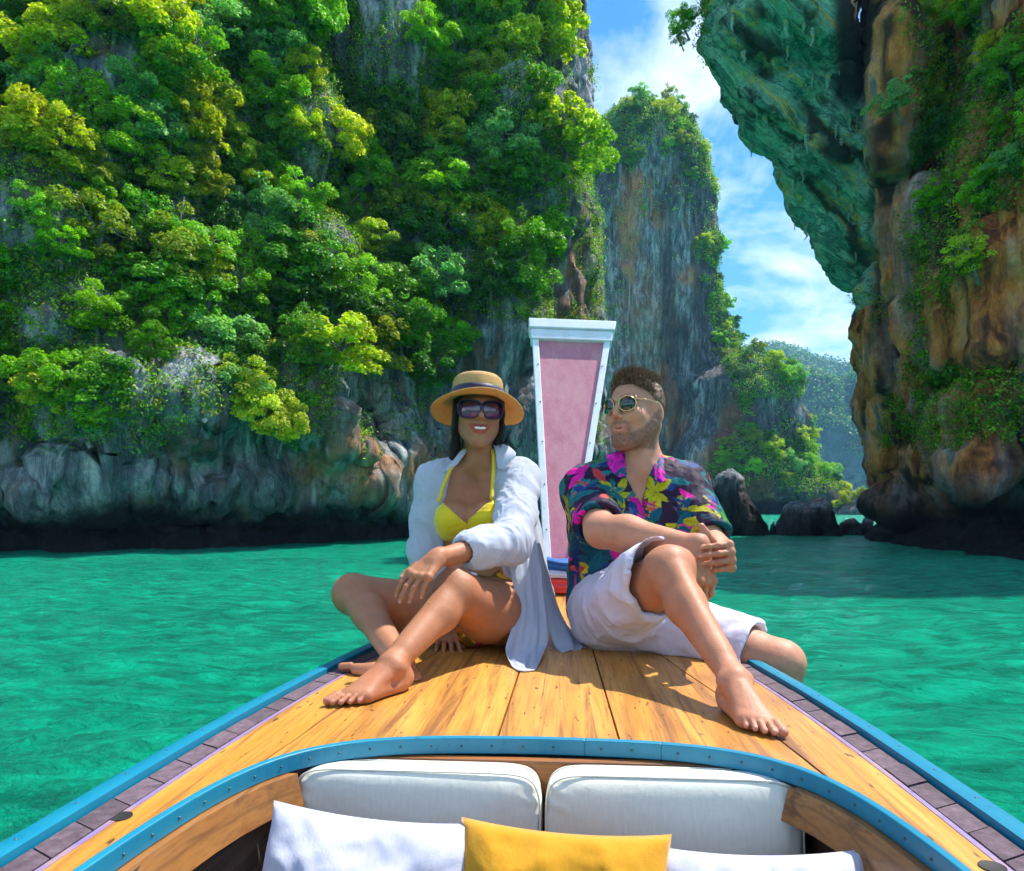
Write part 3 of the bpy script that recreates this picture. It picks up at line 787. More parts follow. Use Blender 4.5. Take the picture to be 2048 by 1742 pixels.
ORD = ['leftmost', 'second from left', 'third from left', 'fourth from left', 'fifth from left', 'sixth from left', 'seventh from left', 'eighth from left', 'ninth from left', 'tenth from left']
for lb, L_ in _by.items():
    if len(L_) > 1:
        for k_, (x_, o_) in enumerate(sorted(L_, key=lambda t: t[0])):
            if k_ == len(L_) - 1: o_['label'] = lb + ', rightmost'
            elif k_ < len(ORD): o_['label'] = lb + ', ' + ORD[k_]
print('trees', NTREE[0], time.time() - T00)

# ------------------------------------------------------------------ undergrowth, vines and far forest: nobody could count them
def scatter(V, N, Fs, n, ok, seed):
    r = np.random.default_rng(seed)
    c = V[Fs].mean(1); a = np.linalg.norm(np.cross(V[Fs[:, 2]] - V[Fs[:, 0]], V[Fs[:, 3]] - V[Fs[:, 1]]), axis=1)
    nn = N[Fs].mean(1); px, py = pix(c)
    vis = (px > -520) & (px < 2350) & (py > -120) & (py < 1040) & ((nn * (c - np.array([0, 0, H]))).sum(1) < 0.2 * np.linalg.norm(c, axis=1))
    w = a * (vis & (c[:, 1] > 0)) * ok(c, nn, px, py); w = w / w.sum()
    f = r.choice(len(Fs), n, p=w); u, v = r.random((n, 1)), r.random((n, 1)); q = Fs[f]
    p = (V[q[:, 0]] * (1 - u) + V[q[:, 1]] * u) * (1 - v) + (V[q[:, 3]] * (1 - u) + V[q[:, 2]] * u) * v
    return p, nn[f]
def undergrowth(name, V, N, Fs, n, per, rad, leaf, ok, seed, label, vines=0, dry=0.12):
    r = np.random.default_rng(seed)
    p, nn = scatter(V, N, Fs, n, ok, seed)
    m = n * per
    d = r.normal(size=(m, 3)); d /= np.linalg.norm(d, axis=1, keepdims=True)
    rs = np.repeat(r.uniform(0.5, 1.3, n) * rad, per)[:, None]
    C = np.repeat(p + nn * rad * 0.35, per, 0) + d * rs * np.array([1, 1, 0.75]) * r.random((m, 1)) ** 0.4
    D = d * 0.6 + np.repeat(nn, per, 0) * 0.4 + np.array([0, 0, 0.6])
    D /= np.linalg.norm(D, axis=1, keepdims=True)
    Lv, Lf = leaf_quads(C, D, r.uniform(0.7, 1.4, m) * leaf, r.uniform(0.4, 0.8, m) * leaf, 0.6, r)
    pal = np.array([(0.08, 0.27, 0.014), (0.15, 0.40, 0.016), (0.26, 0.48, 0.02), (0.045, 0.17, 0.015), (0.42, 0.48, 0.02), (0.36, 0.25, 0.06)])
    pw = np.array([0.26, 0.27, 0.2, 0.15, 0.12 - dry * 0.3, dry * 0.3]); pw /= pw.sum()
    K = np.repeat(pal[r.choice(6, n, p=pw)] * (1.0 if dry else np.array([0.35, 0.55, 0.9])), per, 0) * r.uniform(0.65, 1.35, (m, 1))  # without dry leaves: far forest, haze blue multiplied into its leaf colours
    Vs, Fss, Ks = [Lv], [Lf], [np.repeat(K, 4, 0)]
    if vines:
        vp, vn = scatter(V, N, Fs, vines, ok, seed + 1)
        L = r.uniform(0.5, 2.6, vines) * leaf / 0.16; segs = 9
        t = np.tile(np.linspace(0, 1, segs), vines)[:, None]; q = np.repeat(vp + vn * 0.25, segs, 0)
        q = q + np.array([0, 0, -1.0]) * t * np.repeat(L, segs)[:, None] + r.normal(0, 0.05, (len(q), 3))
        dd = np.repeat(vn, segs, 0) + np.array([0, 0, 0.1])
        a, b = leaf_quads(q, dd / np.linalg.norm(dd, axis=1, keepdims=True), leaf * 1.6, leaf * 0.45, 0.5, r)
        vc = np.array([(0.26, 0.19, 0.06), (0.16, 0.22, 0.03), (0.06, 0.15, 0.02)])[r.choice(3, vines, p=[0.3, 0.3, 0.4])]
        b = b + len(Lv); Vs.append(a); Fss.append(b); Ks.append(np.repeat(np.repeat(vc, segs, 0) * r.uniform(0.7, 1.3, (len(q), 1)), 4, 0))
    me = new_mesh(name, np.concatenate(Vs), np.concatenate(Fss), False); set_col(me, np.concatenate(Ks))
    return tag(add_obj(name, me, LEAFV), label, 'undergrowth', kind='stuff')
def ug_left(c, n, px, py):
    g = sstep(-0.25, 0.25, fbm(c * 0.22, 3, 5) + 0.45); w = ok_left(c, n, px, py + 0) * g
    low = (py < 900) & (py > 700) & (fbm(c * 0.5, 2, 9) > 0.15) & (px < 850)
    end = (px > 1090) & (px < 1200) & (py > 250) & (fbm(c * 0.35, 2, 3) > 0.1)
    b2 = (fbm(c * 0.3, 2, 14) > 0.35) & (py < 640)
    return np.maximum(np.maximum(w, 0.35 * low), np.maximum(0.5 * end, 0.3 * b2))
undergrowth('undergrowth', LCV, LCN, LCF, 25000, 13, 0.50, 0.135, ug_left, 21, 'shrubs, grasses and hanging vines between the trees of the left cliff', 1500)
def ug_tow(c, n, px, py): return ok_tower(c, n, px, py + 6) * 1.0 + 0.12 * (fbm(c * 0.08, 3, 4) > 0.3)
undergrowth('undergrowth', TWV, TWN, TWF, 6500, 12, 1.3, 0.42, ug_tow, 22, 'scrub filling the gaps on the far karst tower and its spur', 200)
def ug_right(c, n, px, py):
    m = fbm(c * 0.35, 3, 15)
    tip = (px < 1420) & (py < 120) & (m > 0.0)
    return (ok_right(c, n, px, py) | ((px > 1770) & (py < 900) & (m > 0.42))) * (py < 930) * sstep(-0.2, 0.2, m + 0.2) + 0.6 * tip + 0.3 * ((px > 1700) & (px < 1790) & (py > 560) & (py < 780) & (m > 0.25))
undergrowth('undergrowth', RCV, RCN, RCF, 5000, 13, 0.32, 0.12, ug_right, 23, 'ferns, creepers and roots hanging on the right cliff', 900, dry=0.4)
def ug_hill(c, n, px, py): return (n[:, 2] > 0.02) * 1.0
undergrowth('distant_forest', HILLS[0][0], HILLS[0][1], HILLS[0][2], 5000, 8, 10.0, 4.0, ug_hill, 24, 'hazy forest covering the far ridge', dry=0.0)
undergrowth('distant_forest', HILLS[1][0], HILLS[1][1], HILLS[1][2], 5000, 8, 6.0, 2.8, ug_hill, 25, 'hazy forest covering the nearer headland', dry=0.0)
print('undergrowth', time.time() - T00)

# ------------------------------------------------------------------ the blue air between here and the far tower
def haze():
    mb = MB(); mb.box((-60, -60, -3), (1250, 1560, 480))
    m = bpy.data.materials.new('haze'); m.use_nodes = True; nt = m.node_tree; nt.nodes.clear()
    o_ = nt.nodes.new('ShaderNodeOutputMaterial'); v = nt.nodes.new('ShaderNodeVolumePrincipled')
    v.inputs['Color'].default_value = (0.30, 0.64, 1.0, 1); v.inputs['Density'].default_value = HAZE; v.inputs['Anisotropy'].default_value = 0.0
    nt.links.new(v.outputs[0], o_.inputs['Volume'])
    o = mb.build('haze', m, smooth=False); tag(o, 'blue sea air veiling the far tower and hills', 'haze', kind='stuff')
HAZE = 0.00027
haze()
# ------------------------------------------------------------------ the longtail boat
DZ = H - 0.44                         # deck height
BANG = R(4.2)
BOAT = empty('longtail_boat', (-0.05, 0, 0), -BANG)
tag(BOAT, 'varnished wooden longtail boat with turquoise trim, its bow pointing at the cliffs', 'boat')
def to_boat(p):
    p = np.asarray(p, float); x = p[..., 0] + 0.05; y = p[..., 1]; c, s = math.cos(BANG), math.sin(BANG)
    return np.stack([c * x - s * y, s * x + c * y, p[..., 2]], -1)

def wood_material(name, cols, scale=1.0, rough=0.38, fleck=True, coat=0.25, along='y'):
    m, nt, b = mat(name, rough)
    sc = {'y': (30, 1.3, 30), 'x': (1.3, 26, 26), 'z': (26, 26, 1.3)}[along]
    v = coords(nt, 'Object', tuple(q * scale for q in sc)); i = coords(nt)
    oi = nd(nt, 'ShaderNodeObjectInfo')
    off = nd(nt, 'ShaderNodeVectorMath', {0: v, 1: nd(nt, 'ShaderNodeVectorMath', {0: oi.outputs['Random'], 1: (37, 11, 5)}, operation='MULTIPLY').outputs[0]}, operation='ADD').outputs[0]
    g = noise(nt, off, 1.0, 8, 0.62, 1.2); broad = noise(nt, off, 0.16, 4, 0.5, 1.8); fine = noise(nt, off, 5.0, 3, 0.6)
    c = ramp(nt, broad, [(0.30, cols[0]), (0.48, cols[1]), (0.60, cols[2]), (0.74, cols[0])])
    c = mix(nt, ramp(nt, g, [(0.34, 0.85), (0.5, 0.0)]), c, cols[3])
    c = mix(nt, ramp(nt, fine, [(0.35, 0.35), (0.55, 0.0)]), c, cols[3])
    # flat-sawn figure: a few closed rings
    wv = nd(nt, 'ShaderNodeTexWave', {'Vector': coords(nt, 'Object', (7, 0.8, 7) if along == 'y' else (0.8, 7, 7)), 'Scale': 1.1, 'Distortion': 9.0, 'Detail': 3.0, 'Detail Scale': 0.5}, wave_type='RINGS')
    c = mix(nt, ramp(nt, wv.outputs[1], [(0.0, 0.40), (0.10, 0.0)]), c, cols[3])
    if fleck:
        f = noise(nt, coords(nt, 'Object', (95, 22, 95) if along == 'y' else (22, 95, 95)), 1.0, 3, 0.5)
        c = mix(nt, ramp(nt, f, [(0.665, 0.0), (0.70, 0.85)]), c, (0.05, 0.022, 0.01))
        k = nd(nt, 'ShaderNodeTexVoronoi', {'Vector': i, 'Scale': 7.0}).outputs[0]
        c = mix(nt, ramp(nt, k, [(0.035, 0.8), (0.06, 0.0)]), c, (0.10, 0.06, 0.05))
    nt.links.new(c, b.inputs['Base Color']); b.inputs['Coat Weight'].default_value = coat; b.inputs['Coat Roughness'].default_value = 0.25
    nt.links.new(ramp(nt, g, [(0.3, rough + 0.2), (0.6, rough)]), b.inputs['Roughness'])
    bump(nt, b, g, 0.25, 0.0015)
    return m
DECKW = wood_material('deck_wood', [(0.53, 0.22, 0.030), (0.64, 0.29, 0.045), (0.70, 0.355, 0.070), (0.17, 0.055, 0.012)])
BULKW = wood_material('bulkhead_wood', [(0.28, 0.095, 0.022), (0.36, 0.13, 0.03), (0.40, 0.16, 0.04), (0.09, 0.03, 0.01)], along='x')
BEAMW = wood_material('beam_wood', [(0.28, 0.10, 0.022), (0.34, 0.135, 0.028), (0.37, 0.16, 0.038), (0.11, 0.038, 0.010)], fleck=False)
DARKW = wood_material('old_wood', [(0.055, 0.032, 0.02), (0.085, 0.05, 0.03), (0.11, 0.07, 0.045), (0.02, 0.012, 0.008)], rough=0.7, coat=0.0)
def paint(name, c, rough=0.4, wear=0.35, worn=None, bumpy=0.15):
    m, nt, b = mat(name, rough)
    n = noise(nt, coords(nt), 14, 7, 0.7); n2 = noise(nt, coords(nt), 70, 4, 0.6)
    cc = mix(nt, ramp(nt, n, [(0.45, 0.0), (0.75, wear)]), c, worn or tuple(q * 0.55 for q in c))
    nt.links.new(mix(nt, ramp(nt, n2, [(0.62, 0.0), (0.72, wear)]), cc, tuple(q * 0.4 for q in c)), b.inputs['Base Color'])
    bump(nt, b, n2, bumpy, 0.002); return m
BLUE = paint('turquoise_paint', (0.003, 0.185, 0.30), 0.38, 0.45, (0.012, 0.25, 0.33))
NAILM = mat('nail_metal', 0.5, (0.10, 0.14, 0.14))[0]; NAILM.node_tree.nodes['Principled BSDF'].inputs['Metallic'].default_value = 0.8
BLACK = mat('caulk_and_hole_black', 0.7, (0.012, 0.010, 0.010))[0]
def tile_material():
    m, nt, b = mat('rough_strip', 0.75); n = noise(nt, coords(nt), 55, 5, 0.7); oi = nd(nt, 'ShaderNodeObjectInfo')
    w = nd(nt, 'ShaderNodeTexWave', {'Vector': coords(nt, 'Object', (1, 1, 1), (0, 0, R(40))), 'Scale': 150.0, 'Distortion': 1.0})
    c = ramp(nt, n, [(0.3, (0.055, 0.035, 0.042)), (0.55, (0.125, 0.085, 0.095)), (0.8, (0.21, 0.16, 0.18))])
    c = mix(nt, 1.0, c, ramp(nt, oi.outputs['Random'], [(0, (0.75, 0.7, 0.8)), (1, (1.15, 1.05, 1.2))]), 'MULTIPLY')
    nt.links.new(c, b.inputs['Base Color']); bump(nt, b, math_(nt, 'ADD', n, math_(nt, 'MULTIPLY', w.outputs[1], 0.4)), 0.5, 0.004); return m
TILEM = tile_material()

_by = np.array([-1.6, -0.6, 0.3, 0.94, 1.25, 1.55, 1.9, 2.23, 2.55, 2.85, 3.1, 3.3, 3.42])
_bw = np.array([0.64, 0.66, 0.667, 0.662, 0.655, 0.64, 0.607, 0.562, 0.49, 0.385, 0.27, 0.16, 0.09])
YS = np.linspace(-1.6, 3.42, 240); WS = np.interp(YS, _by, _bw)
WS = np.convolve(np.pad(WS, 12, 'edge'), np.ones(25) / 25, 'valid')
def hw(y): return np.interp(y, YS, WS)
def dz(y): return DZ + 0.034 * np.clip(np.asarray(y) - 2.0, 0, None) ** 1.6
# opening of the cockpit in boat coordinates
_cx = np.array([0, 0.15, 0.25, 0.33, 0.39, 0.44, 0.475, 0.50, 0.517, 0.530, 0.540, 0.548, 0.552, 0.55, 0.54])
_cy = np.array([1.402, 1.398, 1.388, 1.368, 1.338, 1.292, 1.235, 1.165, 1.085, 0.99, 0.87, 0.65, 0.3, -0.6, -1.6])
def resample(pts, n):
    pts = np.asarray(pts, float); d = np.concatenate([[0], np.cumsum(np.linalg.norm(np.diff(pts, axis=0), axis=1))])
    t = np.linspace(0, d[-1], n); return np.stack([np.interp(t, d, pts[:, i]) for i in range(pts.shape[1])], 1)
def smooth(pts, it=6):
    pts = np.array(pts, float)
    for _ in range(it): pts[1:-1] = (pts[:-2] + 2 * pts[1:-1] + pts[2:]) / 4
    return pts
COAM_R = smooth(resample(np.stack([_cx, _cy], 1), 120), 10); COAM_L = COAM_R * np.array([-1, 1])
COAM = np.concatenate([COAM_L[::-1], COAM_R[1:]])        # from aft left round the front to aft right

def strip(name, A, B, n, m, material, parent=BOAT, thick=0.018, lift=0.0, zf=None, crown=0.0):
    """a board between two curves A and B (boat coordinates), following the deck"""
    A = resample(A, n); B = resample(B, n); V = []
    for lay in (0, 1):
        for i in range(n):
            for j in range(m):
                t = j / (m - 1); p = A[i] * (1 - t) + B[i] * t
                z = dz(p[1]) + lift - (thick if lay else 0) + (crown * 4 * t * (1 - t) if not lay else 0)
                V.append((p[0], p[1], z))
    top = grid_faces(n, m); N = n * m; Fs = [tuple(int(k) for k in f) for f in top] + [tuple(int(k) + N for k in f[::-1]) for f in top]
    for i in range(n - 1):
        Fs.append((i * m, (i + 1) * m, (i + 1) * m + N, i * m + N)); a = i * m + m - 1; b = (i + 1) * m + m - 1
        Fs.append((b, a, a + N, b + N))
    for j in range(m - 1):
        Fs.append((j + 1, j, j + N, j + 1 + N)); a = (n - 1) * m + j; Fs.append((a, a + 1, a + 1 + N, a + N))
    V = np.array(V); me = new_mesh(name, V, Fs, False)
    import bmesh as _b
    bm = _b.new(); bm.from_mesh(me); _b.ops.recalc_face_normals(bm, faces=bm.faces); bm.to_mesh(me); bm.free()
    return add_obj(name, me, material, parent)

def outer(off, y0=-1.6, y1=3.40, side=1, n=150):
    y = np.linspace(y0, y1, n); return np.stack([side * np.maximum(hw(y) - off, 0.004), y], 1)
WOODOFF = 0.082
def seam(side_pts, n=40): return resample(side_pts, n)
S1 = [(-0.080, 1.40), (-0.074, 2.0), (-0.06, 2.6), (-0.045, 3.2), (-0.012, 3.36)]
S2 = [(0.150, 1.395), (0.130, 2.3), (0.085, 2.9), (0.05, 3.2), (0.012, 3.36)]
S3 = [(0.478, 1.235), (0.42, 1.66), (0.327, 2.2), (0.22, 2.75), (0.11, 3.2), (0.02, 3.37)]
SL = [(-0.475, 1.245), (-0.43, 1.66), (-0.335, 2.2), (-0.22, 2.75), (-0.11, 3.2), (-0.02, 3.37)]
g = 0.0022
def coam_part(x0, x1, y_min=-9):
    return np.array([p for p in COAM if x0 <= p[0] <= x1 and p[1] >= y_min])
def shift(c, dx_): c = np.array(c, float); c[:, 0] += dx_; return c
# planks of the foredeck: each one a board of its own
def plank(label, A, B, n=140, m=10):
    o = strip('deck_plank', A, B, n, m, DECKW, crown=0.0); o['label'] = label
backL = np.array([p for p in COAM_L if p[1] <= 1.25])[::-1]; backR = np.array([p for p in COAM_R if p[1] <= 1.24])[::-1]
plank('side plank on the left with a round hole', np.concatenate([backL, shift(SL, -g)[1:]]), outer(WOODOFF, side=-1), 260, 10)
plank('side plank on the right with a round hole', np.concatenate([backR, shift(S3, g)[1:]]), outer(WOODOFF, side=1), 260, 10)
def fore(Sa, Sb, lift=0.0, fm=None, nm='deck_plank'):
    """the board between two seams, its aft end cut to the cockpit's curve"""
    n, m = 90, 26; A = resample(Sa, n); B = resample(Sb, n)
    cx = np.concatenate([-_cx[:0:-1], _cx]); cy = np.concatenate([_cy[:0:-1], _cy])
    V = []
    for lay in (0, 1):
        for i in range(n):
            for j in range(m):
                t = j / (m - 1); p = A[i] * (1 - t) + B[i] * t
                yc = np.interp(p[0], COAM[(np.abs(COAM[:, 0]) < 0.5), 0], COAM[(np.abs(COAM[:, 0]) < 0.5), 1])
                e0 = A[0] * (1 - t) + B[0] * t; y = p[1] + (yc - e0[1]) * max(0, 1 - i / 20) if i < 20 else p[1]
                V.append((p[0], y, dz(y) + lift - (0.018 if lay else 0)))
    top = grid_faces(n, m); N = n * m; Fs = [tuple(int(k) for k in f[::-1]) for f in top] + [tuple(int(k) + N for k in f) for f in top]
    for i in range(n - 1):
        for a, b in ((i * m, (i + 1) * m), ((i + 1) * m + m - 1, i * m + m - 1)): Fs.append((a, b, b + N, a + N))
    for j in range(m - 1):
        for a, b in ((j + 1, j), ((n - 1) * m + j, (n - 1) * m + j + 1)): Fs.append((a, b, b + N, a + N))
    me = new_mesh(nm, np.array(V), Fs, False); return add_obj(nm, me, fm or DECKW, BOAT)
fore(shift(SL, g), shift(S1, -g))['label'] = 'wide foredeck plank under the woman'
fore(shift(S1, g), shift(S2, -g))['label'] = 'middle foredeck plank with a dark knot'
fore(shift(S2, g), shift(S3, -g))['label'] = 'foredeck plank under the man'
# dark bed seen through the seams
bed = np.concatenate([COAM_L[::-1][::4], ])
strip('deck_bed', np.concatenate([backL, SL[1:]]), outer(0.03, side=-1), 160, 6, BLACK, thick=0.012, lift=-0.0195)
strip('deck_bed', np.concatenate([backR, S3[1:]]), outer(0.03, side=1), 160, 6, BLACK, thick=0.012, lift=-0.0195)
fore(SL, S3, -0.0200, BLACK, 'deck_bed')
# painted line, rough dark pieces and turquoise rail on each side
for side, sn in ((-1, 'left'), (1, 'right')):
    PL = paint('faded_violet_paint', (0.22, 0.16, 0.34), 0.5, 0.8, (0.45, 0.27, 0.12)) if side < 0 else bpy.data.materials['faded_violet_paint']
    strip('painted_edge', outer(0.0825, side=side), outer(0.074, side=side), 160, 2, PL, thick=0.016, lift=0.001)
    y = -1.2; rr = random.Random(5 + side)
    while y < 3.1:
        L = 0.083 * rr.uniform(0.94, 1.06); ys = np.linspace(y + 0.0018, y + L - 0.0018, 5); sk = 0.012
        A = np.stack([side * (hw(ys - sk) - 0.072), ys - sk], 1); B = np.stack([side * (hw(ys + sk) - 0.0305), ys + sk], 1)
        strip('rough_tile', A, B, 5, 2, TILEM, thick=0.014, lift=0.002 + rr.uniform(-0.0012, 0.0012)); y += L
    o = strip('gunwale_rail', outer(0.027, side=side, y1=3.3), outer(-0.004, side=side, y1=3.3), 200, 5, BLUE, thick=0.035, lift=0.013, crown=0.002)
    o['label'] = f'turquoise rail along the {sn} gunwale'
    for k in range(34):
        y = -0.6 + k * 0.115; mb = MB(); mb.ball((0, 0, 0), 0.0027, 8, 4, (1, 1, 0.5)); mb.build('nail', NAILM, o, loc=(side * (hw(y) - 0.0115), y, dz(y) + 0.0148))
# turquoise band round the cockpit opening, nailed on
def band(pts, name, h0, h1, t, material, n):
    c = resample(pts, n); tg = np.gradient(c, axis=0); tg /= np.linalg.norm(tg, axis=1, keepdims=True)
    nrm = np.stack([tg[:, 1], -tg[:, 0]], 1)          # into the cockpit for left-to-right order
    V = []
    for i in range(n):
        z = dz(c[i, 1]); a = c[i] - nrm[i] * 0.0005; b = c[i] + nrm[i] * t
        for (q, zz) in ((a, h1), (b, h1 - 0.002), (b, h0), (a, h0)): V.append((q[0], q[1], z + zz))
    Fs = []
    for i in range(n - 1):
        for k in range(4): Fs.append((i * 4 + k, (i + 1) * 4 + k, (i + 1) * 4 + (k + 1) % 4, i * 4 + (k + 1) % 4))
    Fs += [(0, 1, 2, 3), (n * 4 - 1, n * 4 - 2, n * 4 - 3, n * 4 - 4)]
    me = new_mesh(name, np.array(V), Fs, False)
    import bmesh as _b
    bm = _b.new(); bm.from_mesh(me); _b.ops.recalc_face_normals(bm, faces=bm.faces); bm.to_mesh(me); bm.free()
    o = add_obj(name, me, material, BOAT); bv = o.modifiers.new('bevel', 'BEVEL'); bv.width = 0.002; bv.segments = 2
    return c, nrm, o
iL = int(np.argmin(np.abs(COAM[:, 0] - 0.085) + (COAM[:, 1] < 1.3) * 9)); iR = int(np.argmin(np.abs(COAM[:, 0] - 0.225) + (COAM[:, 1] < 1.3) * 9))
for sl_, lb in ((slice(0, iL + 1), 'left length of turquoise cockpit trim'), (slice(iL, iR + 1), 'short middle piece of turquoise cockpit trim'), (slice(iR, None), 'right length of turquoise cockpit trim')):
    pts = COAM[sl_].copy(); cc, nn, bo = band(pts, 'cockpit_trim', -0.028, 0.004, 0.011, BLUE, max(12, int(len(pts) * 1.2)))
    bo['label'] = lb
    L = np.concatenate([[0], np.cumsum(np.linalg.norm(np.diff(cc, axis=0), axis=1))])
    for s_ in np.arange(0.03, L[-1] - 0.01, 0.058):
        q = np.array([np.interp(s_, L, cc[:, k]) for k in (0, 1)]); n_ = np.array([np.interp(s_, L, nn[:, k]) for k in (0, 1)])
        if q[1] < 0.4: continue
        mb = MB(); mb.ball((0, 0, 0), 0.0024, 8, 4); p = q + n_ * 0.0112; mb.build('nail', NAILM, bo, loc=(p[0], p[1], dz(q[1]) - 0.013))
# pole holes of the side planks: flat black discs paint the shade inside them
for (px, py) in ((242, 1634), (1985, 1735)):
    q = to_boat(P(px, py, F * 0.44 / (py - HOR)))
    mb = MB(); mb.lathe([(0.0155, 0.0006), (0.0152, 0.0012), (0.0145, 0.0008), (0.0140, 0.0006), (0.0, 0.0006)], 24)
    mb.build('hole_dark_disc', BLACK, BOAT, loc=(q[0], q[1], DZ + 0.0006))
# hull
def hull():
    V = []; n = 90; ys = np.linspace(-1.6, 3.43, n); m = 9
    prof = [(1.0, -0.02), (1.01, -0.07), (0.97, -0.30), (0.88, -0.62), (0.74, -0.95), (0.55, -1.25), (0.30, -1.50), (0.1, -1.64), (0.0, -1.68)]
    for y in ys:
        w = hw(y); up = max(0, y - 2.2) ** 2 * 0.62
        for sgn in (-1, 1):
            for (a, b_) in (prof if sgn < 0 else prof[::-1][1:]):
                V.append((sgn * w * a, y, dz(y) + b_ * (1 - min(0.9, up)) ))
    k = 2 * m - 1; Fs = grid_faces(n, k)
    me = new_mesh('hull', np.array(V), Fs); add_obj('hull', me, DARKW, BOAT)
hull()
# cockpit: front bulkhead boards, side linings, beams, ribs, floor and seat box
rrc = random.Random(3)
z = DZ - 0.030
for k, hgt in enumerate((0.135, 0.14, 0.15, 0.15)):
    mb = MB(); mb.box((-0.50, 1.362 + 0.001 * k, z - hgt + 0.003), (0.50, 1.385 + 0.001 * k, z)); mb.build('bulkhead_board', BULKW, BOAT, False, 0.002); z -= hgt
for side in (-1, 1):
    lay = [(0.512, -0.03), (0.50, -0.20), (0.465, -0.40), (0.42, -0.60)]
    for k in range(3):
        (a, za), (b_, zb) = lay[k], lay[k + 1]; mb = MB(); ys = np.linspace(-1.3, 1.36, 20)
        fx = lambda y: min(1.0, hw(y) / 0.66) * (1 - 0.12 * max(0, y - 0.9) ** 1.0)
        V = []
        for y in ys: V += [(side * a * fx(y), y, DZ + za - 0.003), (side * b_ * fx(y), y, DZ + zb + 0.002), (side * (b_ + 0.014) * fx(y), y, DZ + zb + 0.002), (side * (a + 0.014) * fx(y), y, DZ + za - 0.003)]
        Fs = []
        for i in range(19):
            for q in range(4): Fs.append((i * 4 + q, i * 4 + (q + 1) % 4, (i + 1) * 4 + (q + 1) % 4, (i + 1) * 4 + q))
        mb.add(V, Fs); mb.build('side_lining', DARKW, BOAT, False)
    # stout beam under the side deck
    mb = MB(); pts = np.array([p for p in (COAM_R if side > 0 else COAM_L) if -1.3 < p[1] < 1.285]); pts = resample(pts, 40); V = []
    for p in pts:
        ix = p[0] - side * 0.022
        V += [(ix, p[1] - 0.01, DZ - 0.0285), (ix - side * 0.012, p[1] - 0.01, DZ - 0.085), (ix + side * 0.02, p[1] - 0.01, DZ - 0.085), (ix + side * 0.02, p[1] - 0.01, DZ - 0.0285)]
    Fs = [(0, 1, 2, 3), tuple(len(V) - 1 - q for q in range(4))]
    for i in range(39):
        for q in range(4): Fs.append((i * 4 + q, i * 4 + (q + 1) % 4, (i + 1) * 4 + (q + 1) % 4, (i + 1) * 4 + q))
    mb.add(V, Fs); o = mb.build('side_beam', BEAMW, BOAT, False)
    for (bx_, by_, bz_) in ((0.452, 1.357, -0.115), (0.425, 1.357, -0.055)):
        mb = MB(); mb.lathe([(0.0, -0.004), (0.006, -0.004), (0.006, 0.0), (0.012, 0.0), (0.012, 0.002)], 12, Matrix.Rotation(R(90), 4, 'X')); mb.build('bolt', NAILM, BOAT, loc=(side * bx_, by_, DZ + bz_))
    for by_ in (1.02, 0.55, 0.1):
        mb = MB(); mb.box((-0.012, -0.02, -0.55), (0.012, 0.02, -0.10)); o = mb.build('rib', BEAMW if by_ > 1 else DARKW, BOAT, False, 0.003, loc=(side * 0.47, by_, DZ)); o.rotation_euler = (0, side * R(9), 0)
for k in range(6):
    x = -0.42 + k * 0.14; mb = MB(); mb.box((x + 0.003, -1.3, DZ - 0.63), (x + 0.137, 1.36, DZ - 0.605)); mb.build('floor_board', DARKW, BOAT, False)
mb = MB(); mb.box((-0.43, 0.80, DZ - 0.60), (0.43, 1.355, DZ - 0.40)); mb.build('seat_box', BULKW, BOAT, False, 0.004)

# prow: tapering painted panel in a white frame that leans away over the bow
WHITE = paint('white_paint', (0.72, 0.74, 0.80), 0.45, 0.5, (0.50, 0.44, 0.40), 0.3)
def pink_material():
    m, nt, b = mat('faded_pink_paint', 0.6)
    n = noise(nt, coords(nt, 'Object', (3, 3, 0.8)), 5, 7, 0.65); n2 = noise(nt, coords(nt), 5, 3, 0.5); n3 = noise(nt, coords(nt, 'Object', (1, 1, 2.2)), 120, 3)
    c = ramp(nt, n, [(0.30, (0.42, 0.11, 0.17)), (0.5, (0.50, 0.17, 0.22)), (0.68, (0.54, 0.24, 0.27))])
    c = mix(nt, ramp(nt, n2, [(0.62, 0.0), (0.80, 0.6)]), c, (0.42, 0.05, 0.30))
    z = nd(nt, 'ShaderNodeSeparateXYZ', {0: coords(nt)}).outputs[2]
    c = mix(nt, math_(nt, 'MULTIPLY', ramp(nt, z, [(1.66, 1.0), (1.98, 0.0)]), 0.0), c, (0.62, 0.50, 0.66))
    c = mix(nt, ramp(nt, n3, [(0.35, 0.25), (0.6, 0.0)]), c, (0.62, 0.34, 0.38))
    nt.links.new(c, b.inputs['Base Color']); bump(nt, b, n3, 0.15, 0.002); return m
TL, TR = to_boat(P(1064, 668, 3.92)), to_boat(P(1222, 674, 3.92)); BL_, BR_ = to_boat(P(1088, 1125, 3.30)), to_boat(P(1152, 1125, 3.30))
def pp(u, v, off=0.0):
    p = (BL_ * (1 - u) + BR_ * u) * (1 - v) + (TL * (1 - u) + TR * u) * v; nrm = np.cross(BR_ - BL_, TL - BL_); nrm /= np.linalg.norm(nrm)   # towards the camera
    return p + nrm * off
